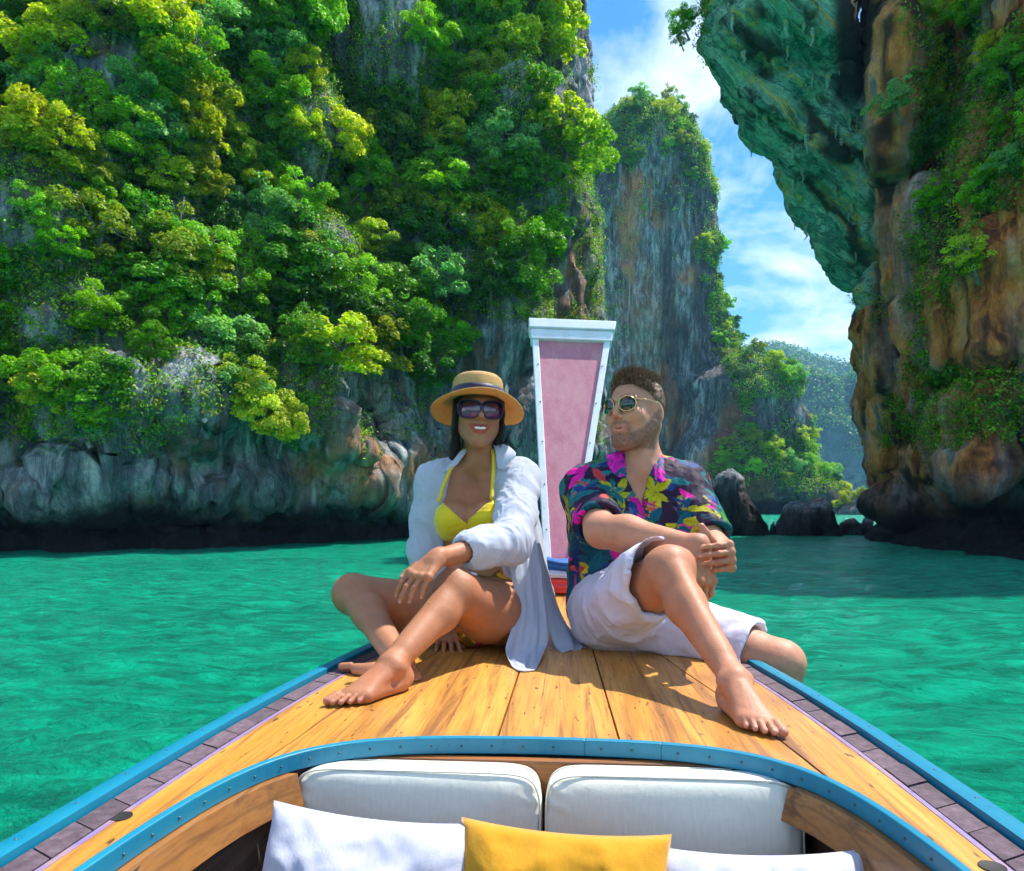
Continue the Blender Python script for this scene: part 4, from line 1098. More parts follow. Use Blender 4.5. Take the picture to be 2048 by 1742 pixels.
def slab(name, u0, u1, v0, v1, o0, o1, m, uf=None, bev=0.003, nv=12):
    V = []; Fs = []
    for i in range(nv + 1):
        v = v0 + (v1 - v0) * i / nv; w = np.linalg.norm(pp(1, v) - pp(0, v)); a = u0(w) if callable(u0) else u0; b_ = u1(w) if callable(u1) else u1
        for (u, o_) in ((a, o0), (b_, o0), (b_, o1), (a, o1)): V.append(pp(u, v, o_))
    for i in range(nv):
        for q in range(4): Fs.append((i * 4 + q, i * 4 + (q + 1) % 4, (i + 1) * 4 + (q + 1) % 4, (i + 1) * 4 + q))
    Fs += [(3, 2, 1, 0), tuple(nv * 4 + q for q in range(4))]
    mb = MB(); mb.add(V, Fs); return mb.build(name, m, BOAT, False, bev)
ST = 0.033
slab('prow_panel', lambda w: 0.4 * ST / w, lambda w: 1 - 0.4 * ST / w, 0.0, 1.0, -0.03, 0.0, pink_material())['label'] = 'faded pink panel of the prow'
PF0 = slab('prow_frame', 0.0, lambda w: ST / w, 0.0, 1.0, -0.034, 0.014, WHITE)
PF1 = slab('prow_frame', lambda w: 1 - ST / w, 1.0, 0.0, 1.0, -0.034, 0.014, WHITE)
slab('prow_cap', -0.02, 1.02, 0.965, 1.015, -0.05, 0.024, WHITE, bev=0.006, nv=3)
slab('prow_cap', -0.035, 1.035, 1.0155, 1.062, -0.06, 0.036, WHITE, bev=0.005, nv=3)
for v in (0.12, 0.3, 0.48, 0.66, 0.84):
    for u in (0.05, 0.95):
        mb = MB(); mb.ball((0, 0, 0), 0.004, 8, 4); mb.build('nail', NAILM, PF0 if u < 0.5 else PF1, loc=tuple(pp(u + (0.06 if u < .5 else -.06) * (1 - v), v, 0.0145)))
# stem under the panel
bc = (BL_ + BR_) / 2
mb = MB(); V = []
for (yy, zz, w) in ((3.20, dz(3.2) - 0.35, 0.07), (3.30, bc[2] + 0.0, 0.055)):
    V += [(bc[0] - w, yy, zz), (bc[0] + w, yy, zz), (bc[0] + w * 0.7, yy + 0.22, zz), (bc[0] - w * 0.7, yy + 0.22, zz)]
mb.add(V, [(0, 1, 5, 4), (1, 2, 6, 5), (2, 3, 7, 6), (3, 0, 4, 7), (4, 5, 6, 7), (3, 2, 1, 0)]); mb.build('stem_post', DECKW, BOAT, False, 0.004)
# cloth sashes wound round the stem
def sash(name, z0, z1, c, label, seed, rx=0.105, ry=0.13):
    n, mm = 48, 16; V = []; r = np.random.default_rng(seed); ph = r.uniform(0, 6, 6)
    for i in range(mm):
        t = i / (mm - 1); z = z0 + (z1 - z0) * t
        for k in range(n):
            a = 2 * math.pi * k / n; rad = 1 + 0.05 * math.sin(t * 19 + 1.5 * math.sin(a * 2 + ph[0])) + 0.02 * math.sin(a * 5 + ph[1] + t * 6); rad *= 1 - 0.25 * (2 * t - 1) ** 4
            V.append((rx * rad * math.cos(a), ry * rad * math.sin(a), z + 0.008 * math.sin(a * 2 + ph[2] + t)))
    me = new_mesh(name, np.array(V), grid_faces(mm, n, True)); m, nt, b = mat(name + '_cloth', 0.75, c); bump(nt, b, noise(nt, coords(nt), 30, 4), 0.3, 0.004)
    p = np.array([0.0, 3.36, 0]); th = -BANG; w = (bc[0] * math.cos(th) - 3.37 * math.sin(th) - 0.05, bc[0] * math.sin(th) + 3.37 * math.cos(th), 0)
    o = add_obj(name, me, m, loc=w); s = o.modifiers.new('thick', 'SOLIDIFY'); s.thickness = 0.004
    tag(o, label, 'sash', 'cloth sashes tied round the stem'); return o
zb = bc[2]
sash('prow_sash', zb - 0.040, zb + 0.028, (0.012, 0.10, 0.33), 'blue cloth sash tied round the prow stem, topmost of three', 1)
sash('prow_sash', zb - 0.075, zb - 0.032, (0.62, 0.62, 0.78), 'narrow white cloth sash between the blue and the red one', 2, 0.112, 0.135)
sash('prow_sash', zb - 0.145, zb - 0.062, (0.66, 0.06, 0.055), 'red cloth sash tied lowest round the prow stem', 3, 0.12, 0.14)

# ------------------------------------------------------------------ cushions and pillows in the cockpit
def fabric(name, c, rough=0.85, weave=420, wr=0.35):
    m, nt, b = mat(name, rough, c, 0.2); b.inputs['Sheen Weight'].default_value = 0.25
    v = coords(nt); w1 = nd(nt, 'ShaderNodeTexWave', {'Vector': v, 'Scale': weave, 'Distortion': 2.0, 'Detail': 1.0}); n = noise(nt, v, 9, 5, 0.6, 0.6); n2 = noise(nt, coords(nt, 'Object', (180, 180, 30)), 1.0, 3)
    nt.links.new(mix(nt, ramp(nt, n2, [(0.4, 0.18), (0.6, 0.0)]), c, tuple(q * 0.72 for q in c)), b.inputs['Base Color'])
    bump(nt, b, math_(nt, 'ADD', n, math_(nt, 'MULTIPLY', n2, 0.12)), wr, 0.006); return m
CUSH = fabric('cushion_canvas', (0.72, 0.72, 0.61), wr=0.5); PILW = fabric('white_cotton', (0.52, 0.52, 0.62), wr=0.6); PILY = fabric('mustard_cotton', (0.58, 0.27, 0.008), wr=0.6)
def cushion(bx0, bx1, label, seed):
    root = empty('back_cushion', (0, 0, 0)); tag(root, label, 'cushion', 'back cushions of the bow seat')
    w, h, t = bx1 - bx0, 0.40, 0.095; n = 40
    u = np.linspace(-1, 1, n); V = []; fcs = []
    def se(a, p): return np.sign(a) * np.abs(a) ** p
    lat = np.linspace(-np.pi / 2, np.pi / 2, 40); lon = np.linspace(-np.pi, np.pi, 90, endpoint=False)
    LA, LO = np.meshgrid(lat, lon, indexing='ij'); e = 0.22
    x = se(np.cos(LA), e) * se(np.cos(LO), e) * w / 2; z_ = se(np.cos(LA), e) * se(np.sin(LO), e) * h / 2; y = se(np.sin(LA), 0.5) * t / 2
    p = np.stack([x, y, z_], -1).reshape(-1, 3)
    p[:, 1] *= 1 + 0.16 * (1 - (p[:, 0] / w * 2) ** 2) * (1 - (p[:, 2] / h * 2) ** 2)
    edge = np.exp(-((np.abs(p[:, 0]) - w / 2) / 0.03) ** 2)
    p[:, 1] += 0.0022 * np.sin(p[:, 2] * 260 + 3 * np.sin(p[:, 0] * 30)) * edge * np.sign(p[:, 1]) + 0.004 * fbm(p * 9, 3, seed)
    me = new_mesh('cover', p, grid_faces(40, 90, True)); add_obj('cover', me, CUSH, root)
    for s_ in (-1, 1):
        mb = MB(); pts = []
        for a in np.linspace(0, 2 * np.pi, 81): pts.append((se(np.cos(a), 0.2) * (w / 2 - 0.003), s_ * t * 0.36, se(np.sin(a), 0.2) * (h / 2 - 0.003)))
        mb.tube(pts, 0.0019, 6); mb.build('piping', CUSH, root)
    c = (bx0 + bx1) / 2; th = -BANG; yy = 1.302
    root.location = (c * math.cos(th) - yy * math.sin(th) - 0.05, c * math.sin(th) + yy * math.cos(th), DZ - 0.026 - h / 2)
    root.rotation_euler = (R(-5), 0, th); return root
cushion(-0.437, 0.008, 'cream canvas back cushion behind the left white pillow', 1)
cushion(0.012, 0.452, 'cream canvas back cushion on the right side of the bow seat', 2)
def pillow(name, px0, px1, py, Y, hgt, m, label, seed, roll=0.0, lean=-28, turn=0.0):
    n = 44; u = np.linspace(-1, 1, n); U, Vv = np.meshgrid(u, u, indexing='ij')
    w = (px1 - px0) / F * Y
    b = np.clip((1 - U ** 2) * (1 - Vv ** 2), 0, 1)
    pin = lambda a, c: a * (1 - 0.075 * (1 - c ** 2) ** 1.0 * np.abs(a) ** 3)
    x = pin(U, Vv) * w / 2; z_ = pin(Vv, U) * hgt / 2; r = np.random.default_rng(seed)
    P3 = np.stack([x, 0 * x, z_], -1).reshape(-1, 3)
    wr = 0.017 * ridged(np.stack([U.ravel() * 2.2 + Vv.ravel() * 1.2, U.ravel() * 0.9 - Vv.ravel() * 2.0, 0 * U.ravel() + seed], 1), 3, seed) * (b.ravel() ** 0.5)
    th = 0.062 * b.ravel() ** 0.36
    rad = np.arctan2(Vv.ravel(), U.ravel()); cr_ = 0.0035 * np.sin(rad * 26 + seed) * np.clip(np.hypot(U.ravel(), Vv.ravel()) - 0.6, 0, 1) * b.ravel() ** 0.3
    f_, bk = P3.copy(), P3.copy(); f_[:, 1] = -th - wr * 0.5 - cr_; bk[:, 1] = th * 0.8
    g_ = grid_faces(n, n); V = np.concatenate([f_, bk]); Fs = np.concatenate([g_[:, ::-1], g_ + n * n])
    me = new_mesh(name, V, Fs)
    import bmesh as _b
    bm = _b.new(); bm.from_mesh(me); _b.ops.remove_doubles(bm, verts=bm.verts, dist=0.0006); _b.ops.recalc_face_normals(bm, faces=bm.faces); bm.to_mesh(me); bm.free()
    me.polygons.foreach_set('use_smooth', np.ones(len(me.polygons), bool))
    top = P((px0 + px1) / 2, py, Y); o = add_obj(name, me, m)
    o.rotation_euler = (R(lean), R(roll), -BANG + R(turn)); o.location = (top[0], top[1] - math.sin(R(-lean)) * hgt / 2, top[2] - math.cos(R(lean)) * hgt / 2)
    return tag(o, label, 'pillow', 'throw pillows on the bow seat')
pillow('throw_pillow', 522, 944, 1622, 1.135, 0.30, PILW, 'white cotton pillow leaning at the left end of the bow seat', 3, roll=4.5)
pillow('throw_pillow', 905, 1325, 1650, 1.115, 0.30, PILY, 'mustard yellow cotton pillow between the two white pillows', 5, roll=3.0)
pillow('throw_pillow', 1300, 1716, 1694, 1.10, 0.30, PILW, 'white cotton pillow at the right end of the bow seat', 8, roll=-1.0)
print('boat', time.time() - T00)
# ------------------------------------------------------------------ the two people
class Rec:
    """records sculpting strokes so they can be replayed at several resolutions"""
    def __init__(s): s.ops = []
    def __getattr__(s, n):
        if n in ('cone', 'ell', 'plane', 'op', 'chain'):
            return lambda *a, **k: (s.ops.append((n, a, k)), s)[1]
        raise AttributeError(n)
    def run(s, lo, hi, h):
        f = Field(lo, hi, h)
        for n, a, k in s.ops: getattr(f, n)(*a, **k)
        return f
    def mesh(s, lo, hi, h, fine=(), hf=0.0022):
        V, Fs = s.run(lo, hi, h).mesh()
        Vs, FF = [V], [Fs]; off = len(V)
        for (a, b) in fine:
            a = np.array(a, float); b = np.array(b, float); m = 1.2 * h
            ins = ((V > a + m) & (V < b - m)).all(1)
            FF[0] = FF[0][~ins[FF[0]].all(1)]
            v2, f2 = s.run(a, b, hf).mesh()
            # fine blocks that overlap: drop what an earlier block already covers
            for (c, d) in fine:
                if c is a or (np.array(c) == a).all(): break
                i2 = ((v2 > np.array(c) + m) & (v2 < np.array(d) - m)).all(1); f2 = f2[~i2[f2].all(1)]
            Vs.append(v2); FF.append(f2 + off); off += len(v2)
        V = np.concatenate(Vs); Fs = np.concatenate(FF)
        used = np.zeros(len(V), bool); used[Fs.ravel()] = True; mp = np.cumsum(used) - 1
        return V[used], mp[Fs]
def unit(v): v = np.asarray(v, float); return v / np.linalg.norm(v)
def lerp(a, b, t): return np.asarray(a) * (1 - t) + np.asarray(b) * t
def frame(fwd, up):
    f = unit(fwd); u = np.asarray(up, float); u = unit(u - f * (u @ f)); return np.stack([np.cross(f, u), f, u], 1)   # columns x (subject's right), forward, up

def head(rc, C, M, s=1.0, female=False, smile=False):
    L = lambda x, y, z: C + M @ (np.array([x, y, z]) * s)
    E = lambda c, r, k=0.02, mode='add', MM=None: rc.ell(L(*c), np.array(r) * s, M if MM is None else MM, k=k, mode=mode)
    E((0, -0.018, 0.034), (0.074, 0.093, 0.080))
    E((0, 0.020, -0.028), (0.061 if female else 0.059, 0.068, 0.080), 0.03)
    jw = 0.048 if female else 0.052
    for q in (-1, 1):
        rc.cone(L(q * jw, -0.004, -0.040), L(q * (0.013 if female else 0.020), 0.063, -0.100), 0.022 * s, (0.016 if female else 0.020) * s, k=0.03)
        E((q * 0.038, 0.060, -0.020), (0.026, 0.024, 0.022), 0.025)
        rc.cone(L(q * 0.012, 0.088, 0.029), L(q * 0.046, 0.070, 0.028), 0.010 * s, 0.009 * s, k=0.018)
        E((q * 0.033, 0.096, 0.009), (0.018, 0.014, 0.011), 0.014, 'sub')
        E((q * 0.033, 0.079, 0.009), (0.0135, 0.0125, 0.0115), 0.003)
        Me = M @ np.array(Matrix.Rotation(R(24 * q), 3, 'Z') @ Matrix.Rotation(R(-12), 3, 'X'))
        E((q * 0.0785, -0.010, -0.006), (0.0060, 0.019, 0.032), 0.006, 'add', Me)
        E((q * 0.0860, -0.005, -0.002), (0.006, 0.010, 0.018), 0.005, 'sub', Me)
    E((0, 0.068, -0.099), (0.018, 0.017, 0.015), 0.02)
    rc.cone(L(0, 0.086, 0.022), L(0, 0.1065, -0.020), 0.0085 * s, 0.0105 * s, k=0.012)
    for q in (-1, 1): rc.cone(L(q * 0.0105, 0.097, -0.0265), L(q * 0.012, 0.090, -0.025), 0.0072 * s, 0.006 * s, k=0.006)
    E((0, 0.072, -0.056), (0.029, 0.019, 0.025), 0.02)
    if smile:
        up = [(-0.031, 0.080, -0.0465), (-0.016, 0.0895, -0.0515), (0, 0.0925, -0.0525), (0.016, 0.0895, -0.0515), (0.031, 0.080, -0.0465)]
        lo = [(-0.031, 0.080, -0.0465), (-0.018, 0.0875, -0.0665), (0, 0.0905, -0.0725), (0.018, 0.0875, -0.0665), (0.031, 0.080, -0.0465)]
        E((0, 0.097, -0.0605), (0.0260, 0.015, 0.0085), 0.003, 'sub')
    else:
        up = [(-0.027, 0.080, -0.0575), (-0.012, 0.0900, -0.0540), (0, 0.0920, -0.0550), (0.012, 0.0900, -0.0540), (0.027, 0.080, -0.0575)]
        lo = [(-0.027, 0.080, -0.0575), (-0.013, 0.0880, -0.0670), (0, 0.0900, -0.0690), (0.013, 0.0880, -0.0670), (0.027, 0.080, -0.0575)]
        E((0, 0.096, -0.0612), (0.020, 0.013, 0.0032), 0.002, 'sub')
    ru, rl = (0.0040, 0.0056) if smile else (0.0045, 0.0055)
    for pts, r in ((up, ru), (lo, rl)):
        for a, b in zip(pts, pts[1:]): rc.cone(L(*a), L(*b), r * s, k=0.003)
    return L, up, lo

def hand(rc, w, d, n, left, s=1.0, curls=((0.2, 0.3, 0.3),) * 4, thumb=None, spread=0.06, wr=0.024):
    d = unit(d); n = np.asarray(n, float); n = unit(n - d * (n @ d)); side = np.cross(d, n) if left else np.cross(n, d)
    so = (0.029, 0.0095, -0.0105, -0.029); kd = (0.084, 0.088, 0.083, 0.074); fl_ = (0.070, 0.079, 0.073, 0.057); tips = []
    for i in range(4):
        a = w + side * so[i] * 0.45 * s + d * 0.012 * s; kn = w + (d * kd[i] + side * so[i]) * s + n * 0.002
        rc.cone(a, kn, 0.0155 * s, 0.0110 * s, k=0.012)
        rc.ell(kn + n * 0.004, (0.0100 * s,) * 3, k=0.006); rc.cone(a + n * 0.0125 * s + d * 0.012, kn + n * 0.0085 * s, 0.0028 * s, 0.0028 * s, k=0.005)
        p = kn; ang = 0.0; dd = unit(d + side * spread * (1.5 - i))
        r0 = (0.0085, 0.0087, 0.0083, 0.0074)[i] * s
        for j, fr in enumerate((0.45, 0.30, 0.25)):
            ang += curls[i][j]; v = math.cos(ang) * dd - math.sin(ang) * n; q = p + v * fl_[i] * fr * s
            rc.cone(p, q, r0 * (1 - 0.10 * j), r0 * (0.86 - 0.10 * j), k=0.003)
            if j < 2: rc.ell(q + n * 0.0008, (r0 * (0.98 - 0.10 * j),) * 3, k=0.003)
            p = q
        tips.append((p, math.sin(ang) * dd + math.cos(ang) * n, v))
    rc.cone(w - d * 0.01, w + d * 0.02 * s, wr * 0.98, 0.021 * s, k=0.015)
    th = thumb or ((0.022, 0.022, -0.008), (0.048, 0.043, -0.016), (0.074, 0.050, -0.018), (0.096, 0.050, -0.016))
    T = [w + (d * a + side * b + n * c) * s for a, b, c in th]
    for i, (r0, r1) in enumerate(((0.016, 0.0125), (0.0118, 0.0105), (0.0105, 0.0085))): rc.cone(T[i], T[i + 1], r0 * s, r1 * s, k=0.008)
    tips.append((T[-1], n, unit(T[-1] - T[-2])))
    return tips

def foot(rc, ank, fwd, up, side, s=1.0, ha=0.066, wd=0.84):
    fwd = unit(fwd); up = unit(up); side = unit(side); tips = []
    G = ank - up * ha
    rc.ell(G - fwd * 0.040 * s + up * 0.030 * s, (0.027 * s, 0.034 * s, 0.029 * s), np.stack([side, fwd, up], 1), k=0.02)
    rc.cone(ank, G - fwd * 0.02 * s + up * 0.032 * s, 0.029 * s, 0.027 * s, k=0.025)
    sd = tuple(q * wd for q in (0.028, 0.009, -0.007, -0.021, -0.034)); ln = (0.128, 0.132, 0.126, 0.116, 0.104); tl = (0.050, 0.046, 0.040, 0.034, 0.028); tr = (0.0112, 0.0073, 0.0070, 0.0066, 0.0066)
    for i in range(5):
        kn = G + (fwd * ln[i] + side * sd[i] + up * 0.0165) * s
        st = ank + (fwd * 0.018 + side * sd[i] * 0.35 - up * 0.012) * s
        rc.cone(st, kn, 0.0215 * s, 0.0120 * s, k=0.014)
        rc.cone(G + (-fwd * 0.02 + side * sd[i] * 0.5 + up * 0.018) * s, kn - up * 0.002, 0.015 * s, 0.0125 * s, k=0.013)
        if i < 4: rc.cone(st + up * 0.0175 * s + fwd * 0.02, kn + up * 0.0085 * s, 0.0035 * s, 0.0030 * s, k=0.005)
        v = unit(fwd * 1.0 + side * 0.05 * (1.5 - i)); m = kn + (v * tl[i] * 0.5 + up * 0.004) * s; t = kn + (v * tl[i] - up * 0.0055) * s
        rc.cone(kn, m, 0.0085 * s, tr[i] * 0.84 * s, k=0.003); rc.cone(m, t, tr[i] * 0.88 * s, tr[i] * s, k=0.002)
        tips.append((t + v * tr[i] * 0.35, up * 0.93 + v * 0.3, v))
    for q in (-1, 1): rc.ell(ank + side * q * 0.028 * s, (0.012 * s,) * 3, k=0.02)
    return tips

def limb(rc, a, b, ra, rb, bulge=None, k=0.03):
    """tapered limb with a muscle swelling: bulge = (t, radius, offset vector)"""
    if bulge is None: rc.cone(a, b, ra, rb, k=k); return
    t, r, off = bulge; m = lerp(a, b, t) + np.asarray(off); rc.cone(a, m, ra, r, k=k); rc.cone(m, b, r, rb, k=k)

def skin_material(name):
    m, nt, b = mat(name, 0.5, spec=0.32); a = attr(nt, 'Col'); n = noise(nt, coords(nt), 26, 5, 0.6); n2 = noise(nt, coords(nt), 230, 3, 0.6)
    c = mix(nt, 1.0, a.outputs['Color'], ramp(nt, n, [(0.3, (0.88, 0.84, 0.82)), (0.7, (1.08, 1.05, 1.03))]), 'MULTIPLY')
    nt.links.new(c, b.inputs['Base Color'])
    b.inputs['Subsurface Weight'].default_value = 0.0; b.inputs['Subsurface Radius'].default_value = (0.012, 0.005, 0.003); b.inputs['Subsurface Scale'].default_value = 0.6
    nt.links.new(ramp(nt, n2, [(0.3, 0.46), (0.7, 0.64)]), b.inputs['Roughness'])
    n4 = noise(nt, coords(nt), 7, 4, 0.6); c = mix(nt, ramp(nt, n4, [(0.52, 0.0), (0.75, 0.35)]), c, mix(nt, 1.0, c, (1.12, 0.78, 0.70), 'MULTIPLY')); fr = noise(nt, coords(nt), 420, 2); c = mix(nt, ramp(nt, fr, [(0.66, 0.0), (0.74, 0.28)]), c, mix(nt, 1.0, c, (0.5, 0.4, 0.35), 'MULTIPLY')); nt.links.new(c, b.inputs['Base Color'])
    bump(nt, b, math_(nt, 'ADD', n2, math_(nt, 'MULTIPLY', noise(nt, coords(nt), 55, 4), 1.2)), 0.28, 0.0022); return m
def seg_dist(V, pts):
    d = np.full(len(V), 9.0)
    for a, b in zip(pts, pts[1:]):
        a, b = np.asarray(a), np.asarray(b); ab = b - a; t = np.clip(((V - a) @ ab) / (ab @ ab), 0, 1); d = np.minimum(d, np.linalg.norm(V - a - t[:, None] * ab, axis=1))
    return d
def cloth_mesh(name, rc, lo, hi, h, material, parent, fold=0.0, fs=14.0, seed=0, aniso=(1, 1, 0.35), relief=None):
    V, Fs = rc.run(lo, hi, h).mesh(); N = vnormals(V, Fs)
    if fold:
        q = V * fs * np.array(aniso); w = np.stack([fbm(V * 5, 2, seed + 40), fbm(V * 5, 2, seed + 41), fbm(V * 5, 2, seed + 42)], 1) * 0.8
        dsp = fold * (ridged(q + w, 3, seed) - 0.1) + fold * 0.4 * fbm(V * 22, 2, seed + 7)
        V = V + N * np.maximum(dsp, -0.2 * fold)[:, None]
    me = new_mesh(name, V, Fs); o = add_obj(name, me, material, parent); return o, V, vnormals(V, Fs)
def splat_colours(V, N, base, spl, seed, n, L=(0.02, 0.05), W=(0.3, 0.5), ymax=None):
    """printed flowers and leaves: pointed oval marks laid on the cloth"""
    r = np.random.default_rng(seed); C = np.tile(np.array(base, float), (len(V), 1)); idx = r.choice(len(V), n)
    cols = [c for c, w in spl]; w = np.array([w for c, w in spl]); w = w / w.sum()
    for i in idx:
        c, nn = V[i], N[i]; t = np.cross(nn, r.normal(size=3)); t /= np.linalg.norm(t); s = np.cross(nn, t); col = np.array(cols[r.choice(len(cols), p=w)]) * r.uniform(0.8, 1.2)
        petals = r.choice([1, 1, 2, 2, 3, 3, 5]); l0 = r.uniform(*L); a0 = r.uniform(0, 6.28)
        near_ = np.flatnonzero(((V - c) ** 2).sum(1) < (l0 * 2.4) ** 2)
        for k in range(petals):
            a = a0 + k * (1.2 if petals < 5 else 1.257); l = l0 * r.uniform(0.75, 1.1) * (0.7 if petals == 5 else 1); wd = l * r.uniform(*W)
            u = math.cos(a) * t + math.sin(a) * s; v = np.cross(nn, u); o_ = V[near_] - c - u * l * 0.95
            x, y = o_ @ u / l, o_ @ v / wd; x = x + 0.25 * y * y
            inside = (np.abs(y) < (1 - x * x) * (0.72 + 0.28 * x)) & (np.abs(x) < 1)
            sh = 1 - 0.30 * (np.abs(y) < 0.10)          # printed midrib
            C[near_[inside]] = (col * (0.8 + 0.25 * k / max(1, petals - 1)) * sh[:, None])[inside]
    return C
def print_material(name, rough=0.6):
    m, nt, b = mat(name, rough, spec=0.18); a = attr(nt, 'Col'); n = noise(nt, coords(nt), 300, 2)
    nt.links.new(mix(nt, 0.25, a.outputs['Color'], ramp(nt, n, [(0.3, 0.6), (0.7, 1.2)]), 'MULTIPLY'), b.inputs['Base Color'])
    bump(nt, b, noise(nt, coords(nt), 35, 4, 0.6, 0.8), 0.25, 0.006); return m
def sheet(name, rows, material, parent, nu=40, nv=50, wave=0.006, freq=5, seed=0, thick=0.0025, fade=True):
    """a cloth panel through rows of points (top to bottom), with hanging folds"""
    Rw = np.array([resample(smooth(resample(r_, 12), 2), nu) for r_ in rows]); k = len(rows); t = np.linspace(0, k - 1, nv); G = np.zeros((nv, nu, 3))
    i0 = np.clip(np.floor(t).astype(int), 0, k - 2); f = (t - i0)[:, None, None]
    def cr(p0, p1, p2, p3, f): return 0.5 * (2 * p1 + (p2 - p0) * f + (2 * p0 - 5 * p1 + 4 * p2 - p3) * f ** 2 + (3 * p1 - p0 - 3 * p2 + p3) * f ** 3)
    g_ = lambda i: Rw[np.clip(i, 0, k - 1)]
    G = cr(g_(i0 - 1), g_(i0), g_(i0 + 1), g_(i0 + 2), f)
    V = G.reshape(-1, 3); Fs = grid_faces(nv, nu); N = vnormals(V, Fs); u = np.tile(np.linspace(0, 1, nu), nv); v = np.repeat(np.linspace(0, 1, nv), nu)
    amp = wave * (0.25 + 0.75 * v if fade else 1)
    V = V + N * (amp * (np.sin(u * freq * 6.28 + 1.7 * np.sin(v * 3 + seed) + seed) + 0.5 * np.sin(u * freq * 11 + v * 5 + seed * 2) + 0.8 * fbm(V * 30, 2, seed)))[:, None]
    V[:, 2] = np.maximum(V[:, 2], DZ + 0.004)
    me = new_mesh(name, V, Fs); o = add_obj(name, me, material, parent); s = o.modifiers.new('thick', 'SOLIDIFY'); s.thickness = thick; s.offset = 0
    return o
def prism(pts, Y, y0, y1):
    poly = [(P(a, b, Y)[0], P(a, b, Y)[2]) for a, b in pts]
    return lambda X, Yv, Z: np.maximum(poly_sd(poly, X, Z), np.maximum(y0 - Yv, Yv - y1))

SKW = skin_material('tan_skin'); SKM = skin_material('fair_skin')
WHITES = fabric('white_linen', (0.58, 0.63, 0.75), 0.8, wr=0.5); SHORTM = fabric('white_twill', (0.62, 0.58, 0.72), 0.8, wr=0.35)
_b = WHITES.node_tree.nodes['Principled BSDF']
def add_translucency(m, c, f=0.25):
    nt = m.node_tree; b = nt.nodes['Principled BSDF']; t = nd(nt, 'ShaderNodeBsdfTranslucent', {0: (*c, 1)}); x = nd(nt, 'ShaderNodeMixShader', {0: f, 1: b.outputs[0], 2: t.outputs[0]})
    nt.links.new(x.outputs[0], nt.nodes['Material Output'].inputs[0])
add_translucency(WHITES, (0.78, 0.78, 0.86), 0.3)
def hair_material(name, c, c2):
    m, nt, b = mat(name, 0.55, c, 0.35); n = noise(nt, coords(nt, 'Object', (1, 1, 0.25)), 130, 3)
    nt.links.new(ramp(nt, n, [(0.35, c), (0.65, c2)]), b.inputs['Base Color']); bump(nt, b, n, 0.5, 0.003); return m
HAIRW = hair_material('black_hair', (0.006, 0.005, 0.006), (0.02, 0.016, 0.016)); HAIRM = hair_material('brown_hair', (0.065, 0.036, 0.022), (0.26, 0.155, 0.095))

